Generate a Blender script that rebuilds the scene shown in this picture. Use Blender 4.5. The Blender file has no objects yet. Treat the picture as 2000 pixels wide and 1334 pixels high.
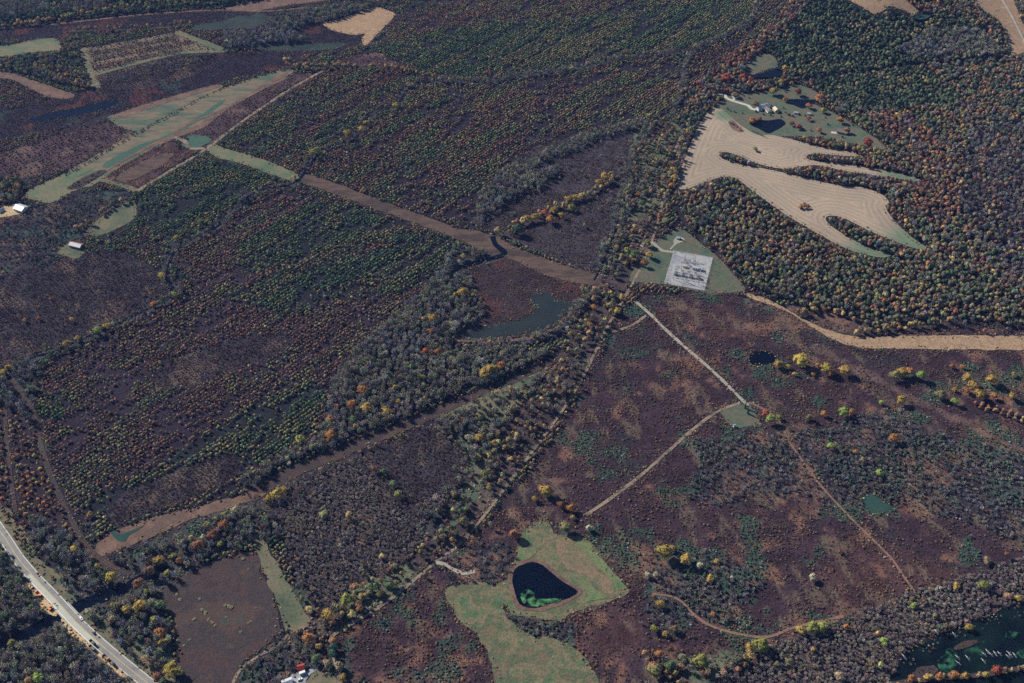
import bpy, bmesh, math, random
import numpy as np
from mathutils import Vector, Matrix
from mathutils.geometry import delaunay_2d_cdt
random.seed(7); rng = np.random.default_rng(7)
SC = bpy.context.scene; COL = SC.collection

# ------------------------------------------------------------------ camera
CAM_H, PITCH, F = 860.0, math.radians(42.0), 2144.0      # metres, depression, focal length in photo pixels
cd = bpy.data.cameras.new('camera'); cam = bpy.data.objects.new('camera', cd); COL.objects.link(cam)
cam.location = (0, 0, CAM_H); cam.rotation_euler = (math.pi/2 - PITCH, 0, 0)
cd.sensor_width = 36; cd.lens = 36*F/2000; cd.clip_start = 1; cd.clip_end = 60000
SC.camera = cam

# ------------------------------------------------------------------ sky, sun, exposure
SUN_EL = math.radians(31.5)
SHADOW_DIR = Vector((0.80, -0.60, 0)).normalized()        # shadows fall to the right and towards the camera
w = bpy.data.worlds.new('World'); SC.world = w; w.use_nodes = True
nt = w.node_tree; sky = nt.nodes.new('ShaderNodeTexSky'); sky.sky_type = 'NISHITA'; sky.sun_disc = False
sky.sun_elevation = SUN_EL
to_sun = -SHADOW_DIR
sky.sun_rotation = math.atan2(to_sun.x, to_sun.y)
sky.altitude = 200; sky.air_density = 1.0; sky.dust_density = 0.4; sky.ozone_density = 3.0
nt.links.new(sky.outputs[0], nt.nodes['Background'].inputs[0]); nt.nodes['Background'].inputs[1].default_value = 0.06
sl = bpy.data.lights.new('sun', 'SUN'); sl.energy = 5.0; sl.angle = math.radians(0.5); sl.color = (1.0, 0.91, 0.76)
sun = bpy.data.objects.new('sun', sl); COL.objects.link(sun)
d = Vector((SHADOW_DIR.x*math.cos(SUN_EL), SHADOW_DIR.y*math.cos(SUN_EL), -math.sin(SUN_EL)))
sun.rotation_euler = d.to_track_quat('-Z', 'Y').to_euler(); sun.location = (0, 900, 600)
SC.view_settings.view_transform = 'Standard'; SC.view_settings.look = 'None'
SC.view_settings.exposure = 0.88; SC.view_settings.gamma = 1.0; SC.view_settings.use_curve_mapping = False
SC.cycles.max_bounces = 4; SC.cycles.diffuse_bounces = 2; SC.cycles.transparent_max_bounces = 8
SC.cycles.use_adaptive_sampling = True; SC.cycles.adaptive_threshold = 0.02
SC.cycles.use_denoising = False

# ------------------------------------------------------------------ maths helpers
def _hash(ix, iy, seed):
    n = (ix.astype(np.int64)*374761393 + iy.astype(np.int64)*668265263 + seed*1442695041) & 0x7fffffff
    n = ((n ^ (n >> 13))*1274126177) & 0x7fffffff
    return ((n ^ (n >> 16)) & 0xffff)/65535.0
def vnoise(x, y, seed=0):
    x = np.asarray(x, float); y = np.asarray(y, float)
    ix = np.floor(x); iy = np.floor(y); fx = x-ix; fy = y-iy
    fx = fx*fx*(3-2*fx); fy = fy*fy*(3-2*fy)
    a = _hash(ix, iy, seed); b = _hash(ix+1, iy, seed); c = _hash(ix, iy+1, seed); e = _hash(ix+1, iy+1, seed)
    return (a*(1-fx)+b*fx)*(1-fy) + (c*(1-fx)+e*fx)*fy
def fbm(x, y, seed=0, octv=4, gain=.55):
    s = 0; a = 1; t = 0
    for k in range(octv):
        s = s + a*vnoise(x*2**k, y*2**k, seed+k*17); t += a; a *= gain
    return s/t
def sstep(a, b, v):
    t = np.clip((v-a)/(b-a), 0, 1); return t*t*(3-2*t)

HILLS = [(610, 1820, 60, 185, 170), (1250, 2500, 90, 500, 350), (-900, 3000, 60, 700, 400), (520, 1290, 9, 220, 170), (760, 1200, 14, 200, 260)]
def H(x, y):
    x = np.asarray(x, float); y = np.asarray(y, float)
    z = 1.2*(vnoise(x/190+5, y/190+3, 91)-.5)
    for hx, hy, hh, sx, sy in HILLS:
        z = z + hh*np.exp(-((x-hx)/sx)**2-((y-hy)/sy)**2)
    return z
CP, SP = math.cos(PITCH), math.sin(PITCH)
def ground(px, py, up=0.0):
    """point on the terrain (plus up metres) seen at a photo pixel"""
    px = np.asarray(px, float); py = np.asarray(py, float)
    a = (px-1000)/F; b = (667-py)/F
    dx, dy, dz = a, CP+b*SP, -SP+b*CP
    dz = np.minimum(dz, -0.02)
    z = np.zeros_like(a)+up
    for _ in range(14):
        t = (z-CAM_H)/dz; x = dx*t; y = dy*t; z = z*.3 + (H(x, y)+up)*.7
    t = (z-CAM_H)/dz
    return np.stack([dx*t, dy*t], -1)
def to_px(x, y, z):
    zz = z-CAM_H; dep = y*CP - zz*SP; v = y*SP + zz*CP
    return 1000+F*x/dep, 667-F*v/dep
def depth(x, y): return y*CP + CAM_H*SP
def catmull(P, step=3.0, closed=False):
    P = np.asarray(P, float); n = len(P); out = []
    rngi = range(n if closed else n-1)
    for i in rngi:
        if closed: p0, p1, p2, p3 = P[(i-1) % n], P[i], P[(i+1) % n], P[(i+2) % n]
        else: p0, p1, p2, p3 = P[max(i-1, 0)], P[i], P[i+1], P[min(i+2, n-1)]
        L = np.linalg.norm(p2-p1); k = max(1, int(L/step))
        for j in range(k):
            t = j/k
            out.append(.5*((2*p1)+(-p0+p2)*t+(2*p0-5*p1+4*p2-p3)*t*t+(-p0+3*p1-3*p2+p3)*t**3))
    if not closed: out.append(P[-1])
    return np.array(out)
def inpoly(x, y, P):
    c = np.zeros(np.shape(x), bool); n = len(P); j = n-1
    for i in range(n):
        xi, yi = P[i]; xj, yj = P[j]
        if yi != yj:
            m = ((yi > y) != (yj > y)) & (x < (xj-xi)*(y-yi)/(yj-yi)+xi); c ^= m
        j = i
    return c

# ------------------------------------------------------------------ materials
def newmat(name):
    m = bpy.data.materials.new(name); m.use_nodes = True; t = m.node_tree
    b = t.nodes['Principled BSDF']; b.inputs['Specular IOR Level'].default_value = 0.15; b.inputs['Roughness'].default_value = .9
    return m, t, b
def N(t, kind, **kw):
    n = t.nodes.new(kind)
    for k, v in kw.items(): setattr(n, k, v)
    return n
def plain(name, c, rough=.7, metal=0, spec=.3, vary=.25, scale=1.5):
    m, t, b = newmat(name)
    tc = N(t, 'ShaderNodeTexCoord'); nz = N(t, 'ShaderNodeTexNoise'); nz.inputs['Scale'].default_value = scale; nz.inputs['Detail'].default_value = 4
    t.links.new(tc.outputs['Object'], nz.inputs['Vector'])
    mr = N(t, 'ShaderNodeMapRange'); mr.inputs[1].default_value = .3; mr.inputs[2].default_value = .7; mr.inputs[3].default_value = 1-vary; mr.inputs[4].default_value = 1+vary
    t.links.new(nz.outputs[0], mr.inputs[0])
    mx = N(t, 'ShaderNodeMix', data_type='RGBA', blend_type='MULTIPLY'); mx.inputs[0].default_value = 1; mx.inputs[6].default_value = (*c, 1)
    t.links.new(mr.outputs[0], mx.inputs[7]); t.links.new(mx.outputs[2], b.inputs['Base Color'])
    b.inputs['Roughness'].default_value = rough; b.inputs['Metallic'].default_value = metal; b.inputs['Specular IOR Level'].default_value = spec
    return m
def earth(name, cols, s1=.03, s2=.5, bump=.5, attr=None, lo=.55, hi=1.5, warp=0, rough=.95, stretch=None):
    """natural ground: two to four colours blended by noise, finer mottling, relief"""
    m, t, b = newmat(name)
    tc = N(t, 'ShaderNodeTexCoord'); src = tc.outputs['Object']
    if stretch:
        mp = N(t, 'ShaderNodeMapping'); mp.inputs['Rotation'].default_value = (0, 0, stretch[0]); mp.inputs['Scale'].default_value = (stretch[1], 1, 1)
        t.links.new(src, mp.inputs[0]); src = mp.outputs[0]
    n2 = N(t, 'ShaderNodeTexNoise'); n2.inputs['Scale'].default_value = s2; n2.inputs['Detail'].default_value = 5; n2.inputs['Roughness'].default_value = .65
    t.links.new(src, n2.inputs['Vector'])
    if attr:
        at = N(t, 'ShaderNodeAttribute', attribute_name=attr); base = at.outputs['Color']
    else:
        n1 = N(t, 'ShaderNodeTexNoise'); n1.inputs['Scale'].default_value = s1; n1.inputs['Detail'].default_value = 6; n1.inputs['Roughness'].default_value = .6
        t.links.new(src, n1.inputs['Vector'])
        cr = N(t, 'ShaderNodeValToRGB'); e = cr.color_ramp.elements
        while len(e) < len(cols): e.new(.5)
        for i, c in enumerate(cols):
            e[i].position = .33+.36*i/max(1, len(cols)-1); e[i].color = (*c, 1)
        t.links.new(n1.outputs[0], cr.inputs[0]); base = cr.outputs[0]
    mr = N(t, 'ShaderNodeMapRange'); mr.inputs[1].default_value = .3; mr.inputs[2].default_value = .7; mr.inputs[3].default_value = lo; mr.inputs[4].default_value = hi
    t.links.new(n2.outputs[0], mr.inputs[0])
    mx = N(t, 'ShaderNodeMix', data_type='RGBA', blend_type='MULTIPLY'); mx.inputs[0].default_value = 1
    t.links.new(base, mx.inputs[6]); t.links.new(mr.outputs[0], mx.inputs[7]); t.links.new(mx.outputs[2], b.inputs['Base Color'])
    if bump:
        n3 = N(t, 'ShaderNodeTexNoise'); n3.inputs['Scale'].default_value = s2*.9; n3.inputs['Detail'].default_value = 4
        t.links.new(tc.outputs['Object'], n3.inputs['Vector'])
        bp = N(t, 'ShaderNodeBump'); bp.inputs['Strength'].default_value = 1; bp.inputs['Distance'].default_value = bump
        t.links.new(n3.outputs[0], bp.inputs['Height']); t.links.new(bp.outputs[0], b.inputs['Normal'])
    b.inputs['Roughness'].default_value = rough; b.inputs['Specular IOR Level'].default_value = .05
    return m
def water(name, c, c2=None, rough=.1):
    m, t, b = newmat(name)
    tc = N(t, 'ShaderNodeTexCoord'); nz = N(t, 'ShaderNodeTexNoise'); nz.inputs['Scale'].default_value = .035; nz.inputs['Detail'].default_value = 5
    t.links.new(tc.outputs['Object'], nz.inputs['Vector'])
    cr = N(t, 'ShaderNodeValToRGB'); cr.color_ramp.elements[0].position = .35; cr.color_ramp.elements[1].position = .65
    cr.color_ramp.elements[0].color = (*c, 1); cr.color_ramp.elements[1].color = (*(c2 or c), 1)
    t.links.new(nz.outputs[0], cr.inputs[0]); t.links.new(cr.outputs[0], b.inputs['Base Color'])
    n2 = N(t, 'ShaderNodeTexNoise'); n2.inputs['Scale'].default_value = 1.2; n2.inputs['Detail'].default_value = 3
    t.links.new(tc.outputs['Object'], n2.inputs['Vector'])
    bp = N(t, 'ShaderNodeBump'); bp.inputs['Strength'].default_value = .25; bp.inputs['Distance'].default_value = .05
    t.links.new(n2.outputs[0], bp.inputs['Height']); t.links.new(bp.outputs[0], b.inputs['Normal'])
    b.inputs['Roughness'].default_value = rough; b.inputs['Specular IOR Level'].default_value = .2; b.inputs['IOR'].default_value = 1.33
    return m
def leafmat(name, instanced, transl=.32):
    m = bpy.data.materials.new(name); m.use_nodes = True; t = m.node_tree; t.nodes.remove(t.nodes['Principled BSDF'])
    out = t.nodes['Material Output']
    if instanced:
        at = N(t, 'ShaderNodeAttribute', attribute_name='col', attribute_type='INSTANCER'); base = at.outputs['Color']
    else:
        oi = N(t, 'ShaderNodeObjectInfo'); base = oi.outputs['Color']
    tc = N(t, 'ShaderNodeTexCoord'); nz = N(t, 'ShaderNodeTexNoise'); nz.inputs['Scale'].default_value = 2.2; nz.inputs['Detail'].default_value = 3
    t.links.new(tc.outputs['Object'], nz.inputs['Vector'])
    hs = N(t, 'ShaderNodeHueSaturation')
    m1 = N(t, 'ShaderNodeMapRange'); m1.inputs[1].default_value = .3; m1.inputs[2].default_value = .7; m1.inputs[3].default_value = .47; m1.inputs[4].default_value = .53
    m2 = N(t, 'ShaderNodeMapRange'); m2.inputs[1].default_value = .3; m2.inputs[2].default_value = .7; m2.inputs[3].default_value = .65; m2.inputs[4].default_value = 1.35
    t.links.new(nz.outputs[1], m1.inputs[0]); t.links.new(nz.outputs[0], m2.inputs[0])
    t.links.new(m1.outputs[0], hs.inputs['Hue']); t.links.new(m2.outputs[0], hs.inputs['Value']); t.links.new(base, hs.inputs['Color'])
    df = N(t, 'ShaderNodeBsdfDiffuse'); t.links.new(hs.outputs[0], df.inputs[0]); res = df.outputs[0]
    if transl:
        tr = N(t, 'ShaderNodeBsdfTranslucent'); t.links.new(hs.outputs[0], tr.inputs[0])
        ms = N(t, 'ShaderNodeMixShader'); ms.inputs[0].default_value = transl
        t.links.new(df.outputs[0], ms.inputs[1]); t.links.new(tr.outputs[0], ms.inputs[2]); res = ms.outputs[0]
    t.links.new(res, out.inputs[0])
    return m
M = {}
M['leaf_i'] = leafmat('leaf_in_wood', True); M['leaf_o'] = leafmat('leaf_of_tree', False)
M['twig_i'] = leafmat('twig_in_wood', True, 0); M['twig_o'] = leafmat('twig_of_tree', False, 0)
M['bark'] = plain('bark', (.09, .07, .06), .95, vary=.3, scale=3)
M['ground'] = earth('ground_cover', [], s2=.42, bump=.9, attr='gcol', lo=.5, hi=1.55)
M['grass'] = earth('grass', [(.052, .068, .048), (.078, .092, .06), (.125, .11, .075), (.06, .075, .052)], s1=.022, s2=.35, bump=.15, lo=.75, hi=1.25)
M['lawn'] = earth('lawn', [(.048, .072, .058), (.062, .086, .062), (.095, .085, .066), (.05, .072, .055)], s1=.03, s2=.3, bump=.12, lo=.8, hi=1.2)
M['meadow'] = earth('pond_meadow', [(.055, .085, .05), (.075, .105, .058), (.135, .108, .072), (.06, .088, .05), (.115, .085, .062), (.08, .11, .06)], s1=.04, s2=.6, bump=.4, lo=.6, hi=1.4)
M['sward'] = earth('rough_sward', [(.11, .095, .065), (.16, .115, .08), (.10, .10, .06), (.15, .105, .075)], s1=.06, s2=.6, bump=.4, lo=.65, hi=1.35)
M['greensward'] = earth('green_sward', [(.06, .10, .05), (.085, .13, .062), (.12, .125, .07), (.065, .105, .052)], s1=.05, s2=.6, bump=.35, lo=.65, hi=1.35)
M['strip'] = earth('bottom_land_grass', [(.05, .075, .06), (.07, .09, .066), (.14, .11, .08), (.055, .08, .06), (.10, .098, .07)], s1=.035, s2=.3, bump=.1, lo=.8, hi=1.2, stretch=(-.62, .25))
M['teal'] = earth('green_crop', [(.035, .075, .062), (.05, .092, .07)], s1=.03, s2=.3, bump=.1, lo=.85, hi=1.15)
M['brightgrass'] = earth('bright_grass', [(.06, .095, .065), (.085, .11, .07), (.13, .12, .08), (.07, .10, .066)], s1=.03, s2=.3, bump=.1, lo=.85, hi=1.15)
M['straw'] = earth('mown_straw', [(.30, .21, .14), (.21, .145, .10), (.27, .19, .125), (.15, .105, .08)], s1=.05, s2=.5, bump=.45, lo=.65, hi=1.3)
M['rowbrown'] = earth('mown_brown', [(.035, .027, .029), (.055, .040, .037), (.085, .060, .050), (.042, .032, .032), (.066, .047, .041)], s1=.03, s2=.4, bump=.25, lo=.75, hi=1.25, stretch=(.45, .3))
M['reed'] = earth('dry_reeds', [(.15, .10, .078), (.12, .078, .062), (.085, .060, .054), (.13, .088, .07)], s1=.05, s2=.5, bump=.4, lo=.7, hi=1.3)
M['brownfield'] = earth('rank_brown_field', [(.038, .028, .032), (.054, .037, .036), (.038, .033, .036), (.062, .042, .038), (.046, .048, .041)], s1=.025, s2=.7, bump=.45, lo=.6, hi=1.4)
M['sand'] = earth('bare_sand', [(.36, .28, .17), (.31, .235, .145), (.25, .18, .12)], s1=.06, s2=.4, bump=.1, lo=.85, hi=1.15)
M['clay'] = earth('dug_clay', [(.36, .24, .16), (.42, .31, .18), (.25, .15, .11)], s1=.07, s2=.6, bump=.5, lo=.7, hi=1.25)
M['gravel'] = earth('gravel', [(.27, .25, .22), (.21, .195, .175), (.32, .29, .25)], s1=.08, s2=.9, bump=.08, lo=.85, hi=1.15)
M['gravel_grey'] = earth('crushed_stone', [(.17, .18, .21), (.23, .24, .265), (.28, .285, .29), (.15, .16, .19)], s1=.06, s2=.6, bump=.1, lo=.8, hi=1.2)
M['concrete'] = earth('pale_concrete', [(.36, .37, .33), (.30, .31, .285)], s1=.1, s2=.8, bump=0, lo=.9, hi=1.1)
M['asphalt'] = earth('worn_asphalt', [(.16, .165, .17), (.20, .20, .20), (.14, .14, .15)], s1=.06, s2=.7, bump=0, lo=.9, hi=1.1)
M['dirt'] = earth('dirt_track', [(.15, .115, .095), (.20, .155, .12), (.085, .072, .062), (.12, .11, .08)], s1=.06, s2=.5, bump=.1, lo=.8, hi=1.2)
M['redtrack'] = earth('red_dirt_track', [(.12, .075, .062), (.17, .105, .08), (.075, .052, .05)], s1=.06, s2=.5, bump=.1, lo=.8, hi=1.2)
M['verge'] = earth('road_verge', [(.065, .085, .06), (.13, .115, .08), (.07, .08, .058), (.09, .095, .065)], s1=.05, s2=.4, bump=.15, lo=.8, hi=1.2)
M['water'] = water('dark_water', (.0015, .003, .008), (.002, .004, .011), .05)
M['swampwater'] = water('swamp_water', (.002, .004, .008), (.005, .013, .013), .12)
M['lake'] = water('lake_water', (.016, .022, .025), (.022, .029, .030), .12)
M['tealwater'] = water('teal_water', (.018, .045, .040), (.026, .055, .047), .15)
M['marshwater'] = earth('wet_sedge', [(.010, .012, .016), (.015, .024, .024), (.022, .036, .032), (.022, .018, .020)], s1=.02, s2=.3, bump=.1, lo=.8, hi=1.2, rough=.6)
M['algae'] = earth('algae_bloom', [(.006, .018, .018), (.03, .10, .05), (.075, .20, .08), (.02, .07, .04), (.06, .17, .07)], s1=.10, s2=.5, bump=0, lo=.7, hi=1.25, rough=.5)
M['duckweed'] = earth('duckweed', [(.003, .010, .013), (.016, .060, .040), (.03, .11, .06), (.010, .035, .028)], s1=.06, s2=.5, bump=0, lo=.75, hi=1.2, rough=.5)
def film(m, scale, lo, hi):
    t = m.node_tree; out = t.nodes['Material Output']; b = t.nodes['Principled BSDF']; tc = N(t, 'ShaderNodeTexCoord')
    nz = N(t, 'ShaderNodeTexNoise'); nz.inputs['Scale'].default_value = scale; nz.inputs['Detail'].default_value = 7; nz.inputs['Roughness'].default_value = .62; t.links.new(tc.outputs['Object'], nz.inputs['Vector'])
    mr = N(t, 'ShaderNodeMapRange'); mr.inputs[1].default_value = lo; mr.inputs[2].default_value = hi; t.links.new(nz.outputs[0], mr.inputs[0])
    tr = N(t, 'ShaderNodeBsdfTransparent'); mx = N(t, 'ShaderNodeMixShader'); t.links.new(mr.outputs[0], mx.inputs[0]); t.links.new(tr.outputs[0], mx.inputs[1]); t.links.new(b.outputs[0], mx.inputs[2]); t.links.new(mx.outputs[0], out.inputs[0])
film(M['algae'], .16, .43, .58); film(M['duckweed'], .13, .45, .60)
M['white'] = plain('white_paint', (.62, .61, .58), .5, vary=.08)
M['line'] = plain('road_paint', (.72, .72, .68), .6, vary=.1)
M['yline'] = plain('yellow_road_paint', (.55, .40, .08), .6, vary=.1)
M['whiteroof'] = plain('pale_metal_roof', (.42, .45, .50), .35, .3, vary=.12)
M['redroof'] = plain('faded_red_roof', (.30, .10, .09), .6, vary=.25)
M['redpaint'] = plain('red_paint', (.24, .03, .03), .45, vary=.15)
M['greyroof'] = plain('shingle_roof', (.13, .115, .11), .85, vary=.2)
M['cladding'] = plain('cladding', (.50, .47, .42), .7, vary=.12)
M['brickwall'] = plain('brown_wall', (.24, .15, .11), .8, vary=.15)
M['steel'] = plain('galvanised_steel', (.42, .44, .46), .45, .5, vary=.15)
M['darksteel'] = plain('dark_machine_grey', (.06, .065, .075), .5, vary=.2)
M['tank'] = plain('transformer_grey', (.22, .24, .25), .5, vary=.12)
M['porcelain'] = plain('insulator', (.14, .08, .06), .3, vary=.1)
M['tanpaint'] = plain('tan_paint', (.34, .29, .20), .6, vary=.12)
M['black'] = plain('black_rubber', (.02, .02, .022), .8, vary=.1)
M['glass'] = plain('window_glass', (.03, .045, .06), .08, 0, .6, vary=.05)
M['carblack'] = plain('black_car_paint', (.015, .016, .02), .25, 0, .5, vary=.05)
M['carwhite'] = plain('white_car_paint', (.75, .75, .73), .3, 0, .5, vary=.04)
M['orange'] = plain('orange_machine_paint', (.50, .14, .04), .5, vary=.12)
M['orangedrum'] = plain('orange_plastic', (.65, .16, .03), .5, vary=.08)
M['wood'] = plain('weathered_pole_wood', (.20, .16, .13), .9, vary=.2)
M['deadwood'] = plain('bleached_dead_wood', (.62, .59, .54), .9, vary=.15)
M['fence'] = plain('fence_wire', (.38, .39, .40), .5, .4, vary=.1)

# ------------------------------------------------------------------ object helpers
def tag(o, label, cat=None, group=None, kind=None):
    o['label'] = label
    if cat: o['category'] = cat
    if group: o['group'] = group
    if kind: o['kind'] = kind
    return o
def link(name, me, parent=None, loc=None):
    o = bpy.data.objects.new(name, me); COL.objects.link(o)
    if parent is not None: o.parent = parent
    if loc is not None: o.location = loc
    return o
def empty(name, loc, rz=0):
    o = bpy.data.objects.new(name, None); COL.objects.link(o); o.location = loc; o.rotation_euler = (0, 0, rz); o.empty_display_size = 1
    return o
class MB:
    def __init__(s): s.v = []; s.f = []
    def add(s, v, f):
        n = len(s.v); s.v += [tuple(p) for p in v]; s.f += [tuple(i+n for i in q) for q in f]; return s
    def box(s, x0, x1, y0, y1, z0, z1, taper=0):
        v = [(x0, y0, z0), (x1, y0, z0), (x1, y1, z0), (x0, y1, z0), (x0+taper, y0+taper, z1), (x1-taper, y0+taper, z1), (x1-taper, y1-taper, z1), (x0+taper, y1-taper, z1)]
        return s.add(v, [(3, 2, 1, 0), (4, 5, 6, 7), (0, 1, 5, 4), (1, 2, 6, 5), (2, 3, 7, 6), (3, 0, 4, 7)])
    def bar(s, a, b, r0, r1=None, n=6):
        a = Vector(a); b = Vector(b); r1 = r0 if r1 is None else r1
        q = (b-a).to_track_quat('Z', 'Y'); v = []
        for (c, r) in ((a, r0), (b, r1)):
            for k in range(n):
                t = 2*math.pi*k/n; v.append(c+q @ Vector((r*math.cos(t), r*math.sin(t), 0)))
        f = [(k, (k+1) % n, n+(k+1) % n, n+k) for k in range(n)]+[tuple(range(n-1, -1, -1)), tuple(range(n, 2*n))]
        return s.add(v, f)
    def prism(s, prof, y0, y1):          # profile in x,z extruded along y
        n = len(prof); v = [(x, y0, z) for x, z in prof]+[(x, y1, z) for x, z in prof]
        f = [(k, (k+1) % n, n+(k+1) % n, n+k) for k in range(n)]+[tuple(range(n-1, -1, -1)), tuple(range(n, 2*n))]
        return s.add(v, f)
    def mesh(s, name, mat):
        me = bpy.data.meshes.new(name); me.from_pydata(s.v, [], s.f); me.materials.append(mat); me.validate(); me.update()
        bm = bmesh.new(); bm.from_mesh(me); bmesh.ops.recalc_face_normals(bm, faces=bm.faces); bm.to_mesh(me); bm.free()
        return me
    def build(s, name, mat, parent=None, loc=None): return link(name, s.mesh(name, mat), parent, loc)
def fastmesh(name, V, Fc):
    me = bpy.data.meshes.new(name); V = np.asarray(V, np.float32); Fc = np.asarray(Fc, np.int32)
    me.vertices.add(len(V)); me.vertices.foreach_set('co', V.ravel())
    k = Fc.shape[1]; me.loops.add(Fc.size); me.loops.foreach_set('vertex_index', Fc.ravel())
    me.polygons.add(len(Fc)); me.polygons.foreach_set('loop_start', np.arange(0, Fc.size, k, dtype=np.int32))
    me.update(calc_edges=True); return me

# ------------------------------------------------------------------ what grows where: outlines traced on the ground
RES = 2.0; X0, X1, Y0, Y1 = -1500., 1500., 300., 2500.
RW, RH = int((X1-X0)/RES), int((Y1-Y0)/RES)
cls = np.zeros((RH, RW), np.uint8); clear = np.zeros((RH, RW), bool); openland = np.zeros((RH, RW), bool)
GX, GY = np.meshgrid(X0+(np.arange(RW)+.5)*RES, Y0+(np.arange(RH)+.5)*RES)
def fill(arr, P, val):
    i0 = max(0, int((P[:, 0].min()-X0)/RES)); i1 = min(RW, int((P[:, 0].max()-X0)/RES)+2)
    j0 = max(0, int((P[:, 1].min()-Y0)/RES)); j1 = min(RH, int((P[:, 1].max()-Y0)/RES)+2)
    if i1 <= i0 or j1 <= j0: return
    m = inpoly(GX[j0:j1, i0:i1], GY[j0:j1, i0:i1], P); arr[j0:j1, i0:i1][m] = val
def fill_line(arr, P, r, val):
    for a, b in zip(P[:-1], P[1:]):
        i0 = max(0, int((min(a[0], b[0])-r-X0)/RES)); i1 = min(RW, int((max(a[0], b[0])+r-X0)/RES)+2)
        j0 = max(0, int((min(a[1], b[1])-r-Y0)/RES)); j1 = min(RH, int((max(a[1], b[1])+r-Y0)/RES)+2)
        if i1 <= i0 or j1 <= j0: continue
        x = GX[j0:j1, i0:i1]; y = GY[j0:j1, i0:i1]; ab = b-a; L = max(1e-6, ab @ ab)
        t = np.clip(((x-a[0])*ab[0]+(y-a[1])*ab[1])/L, 0, 1)
        m = np.hypot(x-a[0]-t*ab[0], y-a[1]-t*ab[1]) < r; arr[j0:j1, i0:i1][m] = val
CL = {k: i for i, k in enumerate(['far', 'plant_mix', 'plant_green', 'plant_rust', 'plant_orange', 'mature', 'mature_green', 'mature_gold', 'belt',
      'bare', 'bare_brown', 'thicket', 'brush', 'scrub', 'marsh', 'darkmarsh', 'rustbrush', 'stripbrush', 'palebank', 'edgewood', 'hedge', 'openwood', 'redwood', 'open', 'bluewood', 'clearing'])}
PX = lambda pts: ground(*np.array(pts, float).T)
def zone(c, *pts): fill(cls, PX(pts), CL[c])
def zline(c, width, *pts): fill_line(cls, catmull(PX(pts), 8), width/2, CL[c])

zone('plant_mix', (-900, -300), (2900, -300), (2900, 1700), (-900, 1700))
# far band, top
zone('mature_green', (-900, -300), (700, -300), (560, -5), (480, 8), (330, 20), (120, 40), (-60, 60), (-900, 140))
zone('bare', (-300, 0), (90, 2), (95, 25), (0, 40), (-300, 60))
zone('bare', (110, -10), (240, -5), (200, 22), (115, 30))
zone('darkmarsh', (-500, 70), (0, 52), (120, 42), (330, 24), (520, 24), (660, 20), (740, 12), (690, 60), (640, 78), (600, 88), (430, 70), (420, 60), (380, 52), (330, 52), (140, 64), (118, 82), (0, 78), (-500, 110))
zone('bare', (520, 40), (560, 28), (740, 8), (745, 22), (700, 34), (630, 45), (560, 62), (515, 60))
zone('darkmarsh', (500, 68), (640, 66), (700, 70), (712, 85), (660, 100), (560, 108), (500, 105))
zone('plant_mix', (740, 30), (840, -40), (1500, -300), (1560, 0), (1490, 80), (1420, 110), (1330, 100), (1100, 130), (850, 150), (770, 130), (690, 95))
zone('plant_green', (700, 98), (860, 60), (1050, 40), (1350, 10), (1480, -20), (1460, 40), (1330, 95), (1130, 120), (900, 150), (830, 145), (780, 118))
zone('plant_rust', (760, 40), (900, 0), (1000, -30), (1120, -40), (1000, 20), (850, 55), (745, 75))
zone('stripbrush', (670, 110), (740, 102), (790, 130), (760, 138), (690, 128), (640, 128))
# left fields and woods
zone('mature_gold', (-600, 125), (0, 112), (100, 102), (128, 88), (165, 96), (175, 150), (184, 180), (150, 172), (60, 150), (0, 136), (-600, 165))
zone('plant_rust', (-600, 170), (0, 155), (90, 190), (60, 200), (0, 215), (-600, 240))
zone('stripbrush', (162, 95), (340, 62), (435, 98), (350, 104), (185, 170))
zone('bare', (435, 60), (560, 62), (600, 80), (560, 95), (440, 95))
zone('bare_brown', (190, 168), (210, 145), (330, 112), (420, 100), (400, 118), (340, 132), (240, 160))
zone('darkmarsh', (-600, 260), (-600, 225), (0, 214), (90, 198), (180, 172), (250, 160), (360, 132), (430, 106), (560, 106), (600, 120), (560, 132), (480, 150), (425, 165), (330, 196), (215, 230), (60, 268), (0, 285), (-600, 330))
zone('thicket', (185, 172), (400, 120), (440, 108), (430, 130), (330, 162), (200, 190))
zline('plant_rust', 26, (-200, 320), (0, 282), (110, 258), (210, 228))
zone('stripbrush', (-600, 360), (-300, 335), (0, 300), (100, 270), (210, 236), (262, 258), (150, 325), (55, 345), (40, 350), (0, 358), (-600, 440))
zone('mature_gold', (-600, 420), (0, 352), (35, 352), (52, 380), (45, 395), (0, 400), (-600, 470))
zone('stripbrush', (370, 235), (440, 195), (545, 145), (625, 140), (560, 172), (500, 212), (440, 262), (400, 290), (385, 265), (360, 262))
zone('rustbrush', (205, 347), (265, 307), (330, 277), (352, 290), (380, 296), (270, 370), (245, 365), (210, 355))
zone('scrub', (-600, 470), (0, 425), (60, 405), (110, 398), (150, 378), (240, 370), (268, 385), (185, 428), (172, 462), (150, 500), (100, 530), (0, 560), (-600, 640))
zone('thicket', (-600, 640), (0, 540), (120, 505), (200, 490), (265, 495), (310, 530), (330, 562), (290, 600), (190, 642), (130, 668), (60, 690), (0, 728), (-600, 860))
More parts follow.
